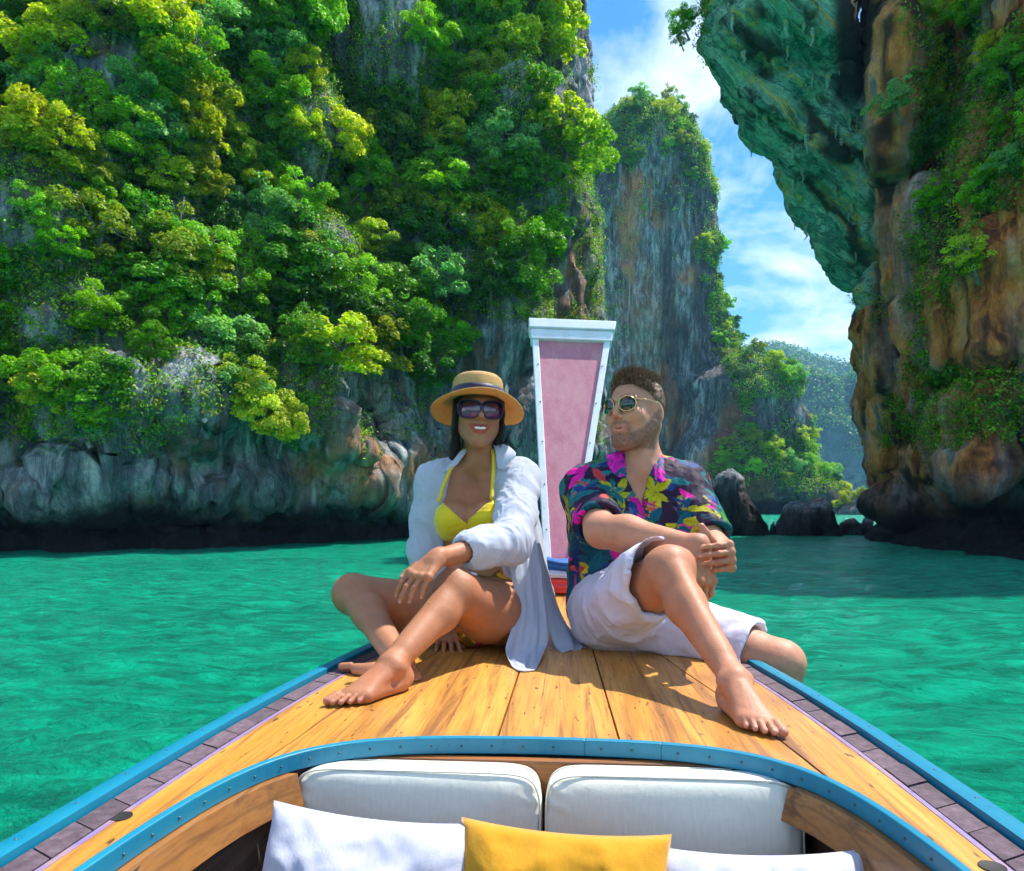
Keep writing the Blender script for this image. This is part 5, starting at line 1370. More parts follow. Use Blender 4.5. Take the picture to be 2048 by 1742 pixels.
# ============================================================ the woman
def woman():
    rc = Rec()
    HC = P(957, 828, 2.355); HM = frame((0.13, -0.99, 0.03), (0.03, 0.03, 1)); s = 0.95
    pel = P(982, 1222, 2.40); wa = P(962, 1130, 2.425); rib = P(950, 1035, 2.425); uch = P(953, 975, 2.425); nb = P(959, 918, 2.415)
    shR = P(873, 962, 2.425); shL = P(1043, 958, 2.395); lat = unit(shL - shR)
    hipR = P(938, 1232, 2.375); hipL = P(1020, 1234, 2.36)
    k = 0.045
    for q in (-1, 1):
        a = pel + lat * q * 0.062; b = wa + lat * q * 0.048; c = rib + lat * q * 0.056; d = uch + lat * q * 0.070
        rc.cone(a, b, 0.098, 0.074, k=k); rc.cone(b, c, 0.074, 0.080, k=k); rc.cone(c, d, 0.080, 0.064, k=k)
        rc.cone(d, (shL if q > 0 else shR), 0.052, 0.043, k=0.035)
        rc.cone(nb, lerp(nb, (shL if q > 0 else shR), 0.8) + np.array([0, 0.01, 0.012]), 0.036, 0.022, k=0.04)
    brR, brL = P(908, 1037, 2.335), P(976, 1034, 2.325)
    for c in (brR, brL): rc.ell(c, (0.056, 0.052, 0.054), k=0.028)
    rc.cone(nb + np.array([0, 0.01, -0.02]), HC + HM @ np.array([0, -0.022, -0.055]) * s, 0.049, 0.045, k=0.03)
    for q in (-1, 1): rc.cone(nb + np.array([0.012 * q, -0.036, -0.012]), lerp(nb, (shL if q > 0 else shR), 0.75) + np.array([0, -0.028, -0.004]), 0.008, 0.008, k=0.025)   # collarbones
    L, lipu, lipl = head(rc, HC, HM, s, True, True)
    # right arm straight down to the deck behind her
    elR = P(852, 1105, 2.42); wrR = np.array([-0.205, 2.335, DZ + 0.055])
    limb(rc, shR, elR, 0.043, 0.034, (0.4, 0.042, (0, 0, 0))); limb(rc, elR, wrR, 0.034, 0.022, (0.3, 0.035, (0, 0, 0)))
    tR = hand(rc, wrR, (0.10, -0.93, -0.36), (0, -0.36, 0.93), False, 0.93, ((0.05, 0.18, 0.12),) * 4, spread=0.12, wr=0.022)
    # left arm across to the knee
    elL = P(1014, 1082, 2.165); wrL = P(874, 1116, 1.925)
    limb(rc, shL, elL, 0.043, 0.034, (0.4, 0.041, (0, 0, 0))); limb(rc, elL, wrL, 0.035, 0.022, (0.3, 0.036, (0, 0, 0)))
    tL = hand(rc, wrL, P(830, 1160, 1.868) - wrL, (-0.30, -0.80, 0.45), True, 0.95, ((0.30, 0.35, 0.15), (0.28, 0.33, 0.15), (0.30, 0.36, 0.18), (0.38, 0.38, 0.2)), spread=0.05, wr=0.022)
    # legs
    knR = P(706, 1188, 2.20); anR = P(806, 1334, 1.905); knL = P(910, 1182, 1.985); anL = np.array([-0.285, 1.735, DZ + 0.064])
    dn = np.array([0, 0, -1.0])
    limb(rc, hipR, knR, 0.098, 0.058, (0.45, 0.083, dn * 0.006), k=0.04); limb(rc, hipL, knL, 0.102, 0.058, (0.45, 0.088, dn * 0.012), k=0.04)
    for kn, an in ((knR, anR), (knL, anL)):
        bk = np.cross(unit(an - kn), np.array([1.0, 0.2, 0])); bk = np.array([0.35, 0.75, -0.35]) if kn is knL else np.array([0.55, 0.7, -0.2])
        fw = -unit(bk); rc.ell(kn, (0.051, 0.049, 0.049), k=0.03); rc.ell(kn + fw * 0.030, (0.024, 0.024, 0.026), k=0.012); rc.cone(kn + fw * 0.030, lerp(kn, an, 0.16) + fw * 0.022, 0.016, 0.014, k=0.02)
        limb(rc, kn, an, 0.046, 0.028, (0.30, 0.046, unit(bk) * 0.015), k=0.03); rc.cone(lerp(kn, an, 0.12) - unit(bk) * 0.022, lerp(kn, an, 0.8) - unit(bk) * 0.004, 0.024, 0.022, k=0.02)
    tfL = foot(rc, anL, (-0.60, -0.80, 0), (0, 0, 1), (-0.80, 0.60, 0), 0.93, 0.062)
    # the other foot lies on its edge, sole to the camera
    tfR = foot(rc, anR, (-0.86, 0.48, 0.05), (0.30, 0.62, 0.68), (-0.25, -0.62, 0.74), 0.93, 0.058)
    lo, hi = (-0.60, 1.48, DZ - 0.03), (0.14, 2.60, H + 0.46)
    hb = (HC - 0.15, HC + 0.15); hb = (hb[0] - np.array([0, 0, 0.02]), hb[1])
    fine = [hb, (wrL - np.array([0.15, 0.14, 0.17]), wrL + np.array([0.05, 0.07, 0.05])), (wrR - np.array([0.08, 0.22, 0.07]), wrR + np.array([0.09, 0.05, 0.05])),
            (anL - np.array([0.17, 0.22, 0.08]), anL + np.array([0.07, 0.10, 0.03])), (anR - np.array([0.22, 0.06, 0.07]), anR + np.array([0.09, 0.20, 0.08]))]
    V, Fs = rc.mesh(lo, hi, 0.0048, fine, 0.0022)
    V[:, 2] = np.where((V[:, 2] < DZ + 0.002) & (V[:, 1] < 2.62), DZ + 0.002, V[:, 2])
    base = np.array([0.41, 0.175, 0.088]); C = np.tile(base, (len(V), 1))
    def blend(w, c): C[:] = C * (1 - w[:, None]) + np.array(c) * w[:, None]
    lw = [L(*p) for p in lipu]; ll = [L(*p) for p in lipl]
    blend(0.9 * sstep(0.0056, 0.0040, seg_dist(V, lw)), (0.36, 0.035, 0.035)); blend(0.9 * sstep(0.0068, 0.0052, seg_dist(V, ll)), (0.42, 0.045, 0.045))
    hl = (V - HC) @ HM / s
    blend(0.9 * ((np.abs(hl[:, 0]) < 0.02) & (hl[:, 1] > 0.06) & (hl[:, 1] < 0.087) & (np.abs(hl[:, 2] + 0.0605) < 0.006)), (0.05, 0.01, 0.01))
    for t, n_, v in tR + tL + tfL + tfR:      # nails, soles and palms
        q = V - (t + unit(n_) * 0.004); blend(0.6 * sstep(0.0060, 0.0045, np.linalg.norm(q - np.outer(q @ unit(n_), unit(n_)) * 0.3, axis=1)), (0.60, 0.30, 0.27))
    sole = np.exp(-(np.linalg.norm(V - anR, axis=1) / 0.16) ** 4) * sstep(0.0, -0.6, vnormals(V, Fs) @ unit((0.30, 0.62, 0.68)))
    blend(0.75 * sole, (0.60, 0.30, 0.20))
    me = new_mesh('person', V, Fs); set_col(me, C)
    body = add_obj('person', me, SKW)
    tag(body, 'woman in straw hat, yellow bikini and open white shirt sitting cross-legged on the foredeck', 'person')
    # teeth
    mb = MB(); pts = [L(x, 0.0900 - 9.5 * x * x, -0.0588 + 6.0 * x * x) for x in np.linspace(-0.024, 0.024, 11)]
    V2 = []
    for p in pts: V2 += [p + HM[:, 2] * 0.0055, p - HM[:, 2] * 0.0052 + HM[:, 1] * 0.0005]
    mb.add(V2, [(2 * i, 2 * i + 1, 2 * i + 3, 2 * i + 2) for i in range(10)]); o = mb.build('teeth', mat('enamel', 0.25, (0.85, 0.82, 0.76))[0], body)
    sd_ = o.modifiers.new('thick', 'SOLIDIFY'); sd_.thickness = 0.003
    # hair: a cap under the hat and long locks behind the shoulders
    hr = Rec(); Lh = lambda x, y, z: HC + HM @ (np.array([x, y, z]) * s)
    hr.ell(Lh(0, -0.020, 0.036), np.array((0.083, 0.100, 0.088)) * s, HM, k=0)
    hr.plane(Lh(0, 0.048, 0.070), HM @ np.array([0, 0.88, -0.48]), 0.01)
    for q in (-1, 1):
        pts = [Lh(q * 0.070, 0.030, 0.045), Lh(q * 0.077, 0.020, 0.0), Lh(q * 0.076, 0.002, -0.05), Lh(q * 0.072, -0.028, -0.10), Lh(q * 0.070, -0.065, -0.145), Lh(q * 0.06, -0.12, -0.20)]
        for i in range(5): hr.cone(pts[i], pts[i + 1], (0.007, 0.008, 0.010, 0.014, 0.016)[i], (0.008, 0.010, 0.014, 0.016, 0.010)[i], k=0.012)
    hr.cone(Lh(0, -0.075, -0.02), Lh(0, -0.115, -0.18), 0.06, 0.045, k=0.03)
    ho, hv, hn = cloth_mesh('hair', hr, HC - np.array([0.15, 0.15, 0.28]), HC + 0.14, 0.003, HAIRW, body, 0.0025, 60, 5, (1, 1, 0.06))
    mb = MB(); r = random.Random(3)
    for i in range(46):
        q = r.choice((-1, 1)); x0 = q * r.uniform(0.066, 0.084); y0 = r.uniform(0.005, 0.045); pts = [Lh(x0, y0, 0.04), Lh(x0 * 1.05, y0 - 0.005, 0.0), Lh(x0 * r.uniform(0.95, 1.12), y0 - 0.02, -0.06), Lh(x0 * r.uniform(0.92, 1.2), y0 - 0.05, -0.115 - r.uniform(0, 0.03))]
        mb.tube([tuple(p) for p in pts], [0.0012, 0.0012, 0.001, 0.0004], 4, False)
    tag(mb.build('loose_hair', HAIRW, body), kind='stuff')
    # bikini top
    YEL = fabric('yellow_swimwear', (0.80, 0.55, 0.012), 0.6, wr=0.12)
    for (c, other, e0, e1) in ((brR, brL, (868, 990), (934, 1050)), (brL, brR, (1000, 985), (924, 1050))):
        bk = Rec(); bk.ell(c, (0.0615, 0.0575, 0.0595), k=0); bk.cone(c + np.array([0, 0.02, -0.03]), lerp(c, other, 0.62) + np.array([0, 0.006, -0.028]), 0.046, 0.030, k=0.03)
        if c is brL: bk.cone(c + np.array([0.02, 0.03, -0.03]), c + np.array([0.055, 0.08, -0.035]), 0.04, 0.03, k=0.02)
        else: bk.cone(c + np.array([-0.015, 0.03, -0.03]), c + np.array([-0.04, 0.08, -0.035]), 0.04, 0.03, k=0.02)
        a, b = P(*e0, 2.30), P(*e1, 2.28); n = np.cross(b - a, np.array([0, 1.0, 0])); n = n if n[2] > 0 else -n
        bk.plane(a, n, 0.004); bk.plane(P(930, 1082, 2.33), (0, -0.1, -1), 0.006)
        cloth_mesh('bikini_top', bk, c - 0.12, c + 0.14, 0.003, YEL, body, 0.0012, 40, 9, (0.4, 0.4, 1.6))
    for pts in ([(877, 1004, 2.305), (884, 975, 2.325), (897, 945, 2.345), (912, 918, 2.362), (925, 898, 2.385), (940, 890, 2.43)], [(983, 998, 2.295), (986, 965, 2.325), (987, 935, 2.345), (988, 908, 2.36), (985, 892, 2.385), (972, 888, 2.43)]):
        c = resample(smooth([P(*p) for p in pts], 1), 24); mb = MB(); mb.tube([tuple(p) for p in c], 0.0062, 6); mb.build('bikini_strap', YEL, body)
    # patterned high waisted bottom
    bb = Rec()
    for q in (-1, 1):
        bb.cone(pel + lat * q * 0.064, wa + lat * q * 0.05, 0.105, 0.081, k=k)
    bb.cone(pel + np.array([0, -0.02, -0.03]), P(945, 1262, 2.27), 0.085, 0.05, k=0.03)
    bb.plane(wa + np.array([0, 0, 0.035]), (0, 0, 1), 0.004)
    m = print_material('printed_swimwear'); o, v_, n_ = cloth_mesh('bikini_bottom', bb, pel - 0.2, pel + np.array([0.2, 0.2, 0.28]), 0.0035, m, body)
    v2 = v_.copy(); v2[:, 2] = np.maximum(v2[:, 2], DZ + 0.001); o.data.vertices.foreach_set('co', v2.astype(np.float32).ravel())
    set_col(o.data, splat_colours(v_, n_, (0.16, 0.085, 0.012), [((0.75, 0.16, 0.015), 5), ((0.80, 0.74, 0.70), 2), ((0.75, 0.06, 0.22), 1.5), ((0.75, 0.45, 0.03), 2), ((0.06, 0.012, 0.01), 2)], 4, 130, (0.012, 0.03), (0.4, 0.8)))
    # open white shirt
    sh = Rec()
    for q in (-1, 1):
        a = pel + lat * q * 0.085 + np.array([0, 0.035, 0.03]); b = wa + lat * q * 0.062 + np.array([0, 0.02, 0]); c = rib + lat * q * 0.062 + np.array([0, 0.012, 0]); d = uch + lat * q * 0.074 + np.array([0, 0.006, 0.0])
        sh.cone(a, b, 0.112, 0.098, k=0.05); sh.cone(b, c, 0.098, 0.097, k=0.05); sh.cone(c, d, 0.097, 0.080, k=0.05)
        e = shL if q > 0 else shR; sh.cone(d, e + np.array([0, 0, -0.004]), 0.072, 0.057, k=0.04); sh.cone(nb + np.array([0, 0.02, -0.008]), e + np.array([0, 0.004, 0.0]), 0.046, 0.046, k=0.03)
    sh.op(prism([(930, 840), (910, 912), (889, 955), (878, 1000), (874, 1050), (884, 1100), (895, 1300), (1010, 1300), (1004, 1100), (993, 1050), (986, 1000), (984, 960), (990, 900), (985, 840)], 2.33, 1.5, 2.435), None, None, 0.012, 'sub')
    sh.ell(nb + np.array([0, -0.015, 0.03]), (0.056, 0.075, 0.05), k=0.01, mode='sub')
    for pts, rs in (([shR, lerp(shR, elR, 0.5) + np.array([-0.006, 0, 0]), elR, lerp(elR, wrR, 0.55)], (0.052, 0.050, 0.047, 0.044)), ([shL, lerp(shL, elL, 0.5) + np.array([0.012, 0, -0.012]), elL + np.array([0.012, 0, -0.014]), lerp(elL, wrL, 0.60) + np.array([0, 0, -0.003])], (0.052, 0.051, 0.049, 0.044))):
        for i in range(3): sh.cone(pts[i], pts[i + 1], rs[i], rs[i + 1], k=0.035)
    for A_, B_, W_ in ((shR, elR, wrR), (shL, elL, wrL)): sh.cone(A_, B_, 0.054, 0.049, k=0.03); sh.cone(B_, lerp(B_, W_, 0.35), 0.047, 0.048, k=0.03); sh.cone(lerp(B_, W_, 0.35), lerp(B_, W_, 0.6), 0.048, 0.044, k=0.03)
    cut = lerp(elL, wrL, 0.58); dv = unit(wrL - elL); sh.plane(cut, dv, 0.002, cut - 0.09, cut + 0.09)
    sh.cone(cut - dv * 0.036, cut - dv * 0.006, 0.050, 0.050, k=0.004)
    sh.cone(cut + dv * 0.02, cut - dv * 0.012, 0.036, 0.042, k=0.003, mode='sub')
    sh.plane(P(960, 1262, 2.4), (0, 0, -1), 0.01)
    cloth_mesh('shirt', sh, (-0.40, 1.9, DZ), (0.20, 2.66, H + 0.26), 0.0038, WHITES, body, 0.0050, 18, 6, (1.0, 0.7, 0.5))
    mb = MB(); c = cut - dv * 0.02 + unit(np.array([0.05, -1, 0.35])) * 0.048; mb.ball(tuple(c), 0.0055, 10, 5, (1, 0.6, 1)); mb.build('cuff_button', mat('button', 0.4, (0.28, 0.27, 0.27))[0], body)
    # hanging tails of the shirt
    Pp = lambda *a: [tuple(P(*q)) for q in a]
    sheet('shirt_tail', [Pp((1000, 1088, 2.17), (1030, 1075, 2.22), (1056, 1040, 2.32)), Pp((1022, 1150, 2.20), (1045, 1140, 2.22), (1078, 1110, 2.30)), Pp((1030, 1215, 2.19), (1050, 1215, 2.19), (1090, 1200, 2.26)), Pp((1020, 1265, 2.13), (1050, 1270, 2.13), (1095, 1265, 2.20)),
                         Pp((1012, 1302, 2.07), (1045, 1318, 2.05), (1090, 1298, 2.14)), Pp((1036, 1345, 1.955), (1052, 1351, 1.945), (1070, 1342, 1.96))], WHITES, body, 44, 60, 0.0055, 2.6, 1)
    sheet('shirt_tail', [Pp((1052, 1000, 2.36), (1068, 990, 2.44), (1060, 985, 2.52)), Pp((1068, 1080, 2.36), (1086, 1070, 2.44), (1075, 1060, 2.54)), Pp((1080, 1170, 2.33), (1104, 1165, 2.40), (1092, 1160, 2.55)), Pp((1092, 1235, 2.28), (1126, 1232, 2.34), (1112, 1225, 2.52)),
                         Pp((1108, 1286, 2.24), (1146, 1282, 2.28), (1150, 1265, 2.44)), Pp((1124, 1308, 2.19), (1160, 1301, 2.235), (1184, 1294, 2.30))], WHITES, body, 44, 60, 0.006, 2.2, 3)
    for sd2, rows in enumerate(([Pp((941, 893, 2.392), (930, 897, 2.372), (920, 903, 2.362)), Pp((930, 908, 2.366), (917, 918, 2.352), (902, 926, 2.352)), Pp((914, 928, 2.346), (903, 940, 2.342), (884, 945, 2.352))],
                               [Pp((984, 886, 2.390), (1000, 886, 2.376), (1018, 893, 2.378)), Pp((990, 902, 2.352), (1008, 908, 2.342), (1032, 908, 2.352)), Pp((993, 922, 2.338), (1004, 928, 2.332), (1020, 924, 2.338)), Pp((996, 936, 2.332), (1001, 939, 2.330), (1006, 937, 2.331))])):
        sheet('collar', rows, WHITES, body, 14, 18, 0.0015, 1.0, sd2, 0.003)
    return HC, HM, s
WHC, WHM, WS_ = woman()
print('woman', time.time() - T00)

# straw hat
def hat():
    C = P(955, 805, 2.352); up = unit(np.array([0.02, 0.13, 1.0])); M3 = frame((0.04, -1, 0), up)
    f = unit(np.array([0.04, -1, 0]) - up * (np.array([0.04, -1, 0]) @ up)); M = Matrix(np.stack([np.cross(f, up), f, up], 1).tolist()).to_4x4(); M.translation = Vector(C + up * 0.0)
    root = empty('straw_hat', (0, 0, 0)); root.matrix_world = M; tag(root, 'wide-brimmed natural straw hat with a navy band on the woman’s head', 'hat')
    m, nt, b = mat('straw', 0.7, spec=0.3); v = coords(nt)
    sx = nd(nt, 'ShaderNodeSeparateXYZ', {0: v}); rad = nd(nt, 'ShaderNodeVectorMath', {0: v}, operation='LENGTH').outputs[1]; an = math_(nt, 'ARCTAN2', sx.outputs[1], sx.outputs[0])
    w1 = math_(nt, 'SINE', math_(nt, 'MULTIPLY', rad, 2100.0)); w2 = math_(nt, 'SINE', math_(nt, 'MULTIPLY', an, 190.0)); wv = math_(nt, 'MULTIPLY', w1, w2); n = noise(nt, v, 60, 3)
    nt.links.new(mix(nt, ramp(nt, math_(nt, 'MULTIPLY_ADD', wv, 0.5, 0.5), [(0.2, 0.45), (0.7, 0.0)]), ramp(nt, n, [(0.3, (0.64, 0.38, 0.13)), (0.7, (0.78, 0.52, 0.22))]), (0.42, 0.22, 0.07)), b.inputs['Base Color'])
    bump(nt, b, wv, 0.35, 0.0015); add_translucency(m, (0.75, 0.42, 0.13), 0.30)
    a, bb = 0.083, 0.096
    def ring(r_, z, ph=0): return [(r_ * a / 0.09 * math.cos(t), r_ * bb / 0.09 * math.sin(t), z(t) if callable(z) else z) for t in np.linspace(0, 2 * np.pi, 64, endpoint=False)]
    def build(name, rings, mm, thick, cap=False):
        V = np.array(sum(rings, [])); Fs = [tuple(q) for q in grid_faces(len(rings), 64, True).tolist()]
        if cap: V = np.concatenate([V, [[0, 0, rings[-1][0][2] + 0.002]]]); n0 = (len(rings) - 1) * 64; Fs += [(n0 + i, n0 + (i + 1) % 64, len(V) - 1) for i in range(64)]
        me = new_mesh(name, V, Fs); o = add_obj(name, me, mm, root); sd = o.modifiers.new('thick', 'SOLIDIFY'); sd.thickness = thick; return o
    build('crown', [ring(0.0905, 0.0), ring(0.0905, 0.016), ring(0.0885, 0.042), ring(0.0862, 0.062), ring(0.082, 0.073), ring(0.074, 0.0795), ring(0.055, 0.0825), ring(0.03, 0.0835)], m, 0.0025, True)
    wob = lambda k: (lambda t: k * (-0.026 * math.cos(t) ** 2 + 0.003 * math.sin(3 * t + 1) - 0.026 * max(0, -math.sin(t))))
    build('brim', [ring(0.0895, 0.001), ring(0.098, wob(0.02)), ring(0.115, wob(0.3)), ring(0.135, wob(0.8)), ring(0.155, wob(1.25)), ring(0.160, wob(1.35))], m, 0.003)
    mn = fabric('navy_ribbon', (0.022, 0.020, 0.055), 0.5, wr=0.2)
    build('band', [ring(0.0922, 0.003), ring(0.0936, 0.011), ring(0.0924, 0.016), ring(0.0932, 0.025), ring(0.0916, 0.029), ring(0.0912, 0.037)], mn, 0.0015)
hat()

def sunglasses(HC, HM, s, shape, w, h, sep, y, z, fr, fcol, lens_m, name_label, tilt=0.0, metal=False):
    root = empty('sunglasses', (0, 0, 0)); M = Matrix(HM.tolist()).to_4x4(); M.translation = Vector(HC); root.matrix_world = M; tag(root, name_label, 'sunglasses')
    fm, nt, b = mat('frame_' + shape, 0.18, fcol)
    if metal: b.inputs['Metallic'].default_value = 1.0
    outl = []
    for t in np.linspace(0, 2 * np.pi, 48, endpoint=False):
        c, s_ = math.cos(t), math.sin(t); e = 2.0 if shape == 'round' else 3.0
        r = (abs(c) ** e + abs(s_) ** e) ** (-1 / e); x, zz = r * c, r * s_
        if shape == 'square': x *= 1 + 0.10 * zz; zz *= 1 + 0.10 * x * (zz > 0) 
        outl.append((x * w / 2, zz * h / 2))
    for q in (-1, 1):
        cx = q * sep; pts = [(cx + q * x, y - 6.0 * (cx + q * x) ** 2, z + zz) for x, zz in outl]
        mb = MB(); mb.tube(pts + pts[:2], fr, 8, False); mb.build('frame', fm, root)
        V = [(cx, y - 6.0 * cx ** 2 + 0.002, z)] + [(cx + q * x * 0.97, y - 6.0 * (cx + q * x) ** 2, z + zz * 0.97) for x, zz in outl]
        mb = MB(); mb.add(V, [(0, 1 + i, 1 + (i + 1) % 48) for i in range(48)]); o = mb.build('lens', lens_m, root); sd = o.modifiers.new('thick', 'SOLIDIFY'); sd.thickness = 0.0015
        xe = cx + q * w * 0.5; mb = MB(); mb.tube([(xe, y - 6 * xe ** 2, z + h * 0.28), (q * 0.076 * s, 0.045, z + h * 0.30), (q * 0.082 * s, -0.01, z + h * 0.22), (q * 0.080 * s, -0.03, z - 0.012)], fr * (0.9 if metal else 1.3), 6); mb.build('temple', fm, root)
    xi = sep - w * 0.46; mb = MB(); mb.tube([(-xi, y - 6 * xi ** 2, z + h * 0.22), (0, y + 0.003, z + h * 0.30), (xi, y - 6 * xi ** 2, z + h * 0.22)], fr, 6); mb.build('bridge', fm, root)
def lens_material(name, top, bot, rough=0.04, z0=-0.02, z1=0.03):
    m, nt, b = mat(name, rough, spec=0.7); zc = nd(nt, 'ShaderNodeSeparateXYZ', {0: coords(nt)}).outputs[2]
    t = nd(nt, 'ShaderNodeMapRange', {0: zc, 1: z0, 2: z1}).outputs[0]
    nt.links.new(ramp(nt, t, [(0.0, bot), (0.7, top)]), b.inputs['Base Color']); b.inputs['Coat Weight'].default_value = 0.6; b.inputs['Coat Roughness'].default_value = 0.03; return m
sunglasses(WHC, WHM, WS_, 'square', 0.067, 0.056, 0.0360, 0.105, 0.000, 0.0024, (0.02, 0.012, 0.03), lens_material('violet_lens', (0.012, 0.008, 0.03), (0.16, 0.035, 0.12)), 'large dark violet sunglasses worn by the woman')
print('woman done', time.time() - T00)
# ============================================================ the man
def man():
    rc = Rec()
    HC = P(1269, 826, 2.375); HM = frame((-0.66, -0.74, 0.06), (-0.02, 0.08, 1)); s = 1.04
    pel = P(1246, 1212, 2.31); wa = P(1250, 1122, 2.36); rib = P(1262, 1045, 2.385); uch = P(1276, 985, 2.39); nb = P(1284, 930, 2.39)
    shR = P(1172, 980, 2.385); shL = P(1372, 976, 2.405); lat = unit(shL - shR)
    hipR = P(1214, 1228, 2.27); hipL = P(1292, 1240, 2.32); k = 0.05
    for q in (-1, 1):
        a = pel + lat * q * 0.055; b = wa + lat * q * 0.052; c = rib + lat * q * 0.064; d = uch + lat * q * 0.078; e = shL if q > 0 else shR
        rc.cone(a, b, 0.098, 0.088, k=k); rc.cone(b, c, 0.088, 0.098, k=k); rc.cone(c, d, 0.098, 0.080, k=k); rc.cone(d, e, 0.068, 0.055, k=0.04)
        rc.cone(nb, lerp(nb, e, 0.8) + np.array([0, 0.01, 0.016]), 0.046, 0.028, k=0.05)
        rc.cone(nb + np.array([0.014 * q, -0.046, -0.02]), lerp(nb, e, 0.75) + np.array([0, -0.035, -0.008]), 0.009, 0.009, k=0.03)
    rc.cone(nb + np.array([0, 0.012, -0.03]), HC + HM @ np.array([0, -0.024, -0.055]) * s, 0.062, 0.060, k=0.035)
    for q in (-1, 1): rc.cone(nb + np.array([0.012 * q, -0.045, -0.01]), HC + HM @ np.array([q * 0.06, -0.02, -0.045]) * s, 0.012, 0.018, k=0.03)
    L, lipu, lipl = head(rc, HC, HM, s, False, False)
    elR = P(1203, 1062, 2.13); wrR = P(1397, 1094, 1.945)
    limb(rc, shR, elR, 0.055, 0.044, (0.45, 0.054, (0, 0, 0))); limb(rc, elR, wrR, 0.046, 0.028, (0.28, 0.050, (0, 0, 0.003)))
    tR = hand(rc, wrR, (0.06, -0.20, -1.0), (0.35, -0.9, 0.1), False, 1.08, ((0.40, 0.75, 0.5), (0.36, 0.72, 0.5), (0.38, 0.72, 0.5), (0.45, 0.75, 0.5)), ((0.020, 0.022, -0.010), (0.045, 0.030, -0.030), (0.07, 0.018, -0.045), (0.088, 0.004, -0.048)), 0.0, 0.028)
    elL = P(1424, 1098, 2.21); wrL = P(1436, 1116, 2.005)
    limb(rc, shL, elL, 0.055, 0.046); limb(rc, elL, wrL, 0.046, 0.029, (0.3, 0.049, (0, 0, 0)))
    tL = hand(rc, wrL, (0.06, -0.98, 0.12), (0.98, 0.08, 0.12), True, 1.06, ((1.25, 0.45, 0.25), (1.25, 0.48, 0.25), (1.30, 0.48, 0.25), (1.42, 0.5, 0.3)), ((0.022, 0.024, -0.010), (0.040, 0.046, -0.026), (0.050, 0.066, -0.040), (0.056, 0.083, -0.048)), 0.02, 0.028)
    knR = P(1338, 1140, 1.905); anR = np.array([0.472, 1.560, DZ + 0.070]); knL = P(1562, 1326, 2.06); anL = np.array([0.765, 2.03, knL[2] - 0.42])
    limb(rc, hipR, knR, 0.098, 0.060, (0.45, 0.084, (0, 0, -0.012)), k=0.04); limb(rc, hipL, knL, 0.100, 0.062, (0.45, 0.086, (0, 0, 0)), k=0.04)
    for kn, an, bk in ((knR, anR, (0.0, 0.6, -0.8)), (knL, anL, (-0.5, 0.8, 0))):
        fw = -unit(bk); rc.ell(kn, (0.055, 0.055, 0.054), k=0.03); rc.ell(kn + fw * 0.032, (0.026, 0.026, 0.028), k=0.012); rc.cone(kn + fw * 0.032, lerp(kn, an, 0.16) + fw * 0.024, 0.017, 0.015, k=0.02); limb(rc, kn, an, 0.050, 0.027, (0.31, 0.046, unit(bk) * 0.018), k=0.03); rc.cone(lerp(kn, an, 0.12) - unit(bk) * 0.024, lerp(kn, an, 0.8) - unit(bk) * 0.004, 0.025, 0.021, k=0.02)
    shin = lerp(knR, anR, 0.5)
    tf = foot(rc, anR, (0.10, -1, 0), (0, 0, 1), (1, 0.10, 0), 0.94, 0.068, 0.80)
    foot(rc, anL, (-0.1, -1, -0.3), (0, -0.3, 1), (-1, 0.1, 0), 1.06, 0.070)
    lo, hi = (0.12, 1.30, DZ - 0.52), (0.90, 2.62, H + 0.43)
    fine = [(HC - np.array([0.15, 0.15, 0.17]), HC + 0.15), (np.minimum(wrR, wrL) - np.array([0.10, 0.16, 0.15]), np.maximum(wrR, wrL) + np.array([0.07, 0.06, 0.10])), (anR - np.array([0.09, 0.25, 0.08]), anR + np.array([0.10, 0.10, 0.03]))]
    V, Fs = rc.mesh(lo, hi, 0.0048, fine, 0.0022)
    on = (V[:, 0] < 0.66) & (V[:, 2] < DZ + 0.002); V[on, 2] = DZ + 0.002
    base = np.array([0.56, 0.265, 0.165]); C = np.tile(base, (len(V), 1))
    def blend(w, c): C[:] = C * (1 - w[:, None]) + np.array(c) * w[:, None]
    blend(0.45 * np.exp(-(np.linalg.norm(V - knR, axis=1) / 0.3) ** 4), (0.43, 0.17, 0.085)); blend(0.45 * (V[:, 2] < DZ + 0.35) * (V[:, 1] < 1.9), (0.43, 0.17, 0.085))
    hl = (V - HC) @ HM / s; hd = np.linalg.norm(hl, axis=1) < 0.17
    nz = 0.5 * fbm(V * 160, 3, 2)
    # beard: jaw, chin and upper lip, with a soft upper edge
    top = np.interp(hl[:, 1], [-0.01, 0.02, 0.05, 0.07, 0.10], [0.004, -0.034, -0.064, -0.074, -0.076])
    beard = sstep(0.010, -0.006, hl[:, 2] - top) * sstep(-0.022, -0.004, hl[:, 1]) * (hl[:, 2] > -0.125) * sstep(-0.128, -0.112, hl[:, 2])
    must = np.exp(-((hl[:, 2] + 0.0445) / 0.0065) ** 2) * sstep(0.032, 0.024, np.abs(hl[:, 0])) * (hl[:, 1] > 0.065)
    side_m = np.exp(-((np.abs(hl[:, 0]) - 0.029) / 0.008) ** 2) * (hl[:, 2] < -0.045) * (hl[:, 2] > -0.09) * (hl[:, 1] > 0.055)
    bw = np.clip(np.maximum(np.maximum(beard, must * 0.9), side_m * 0.8) * (0.60 + 0.35 * nz), 0, 0.8) * hd
    blend(bw, (0.085, 0.042, 0.028))
    blend(0.8 * sstep(0.0062, 0.0042, seg_dist(V, [L(*p) for p in lipu])) * hd, (0.50, 0.14, 0.12)); blend(0.8 * sstep(0.0072, 0.005, seg_dist(V, [L(*p) for p in lipl])) * hd, (0.56, 0.16, 0.14))
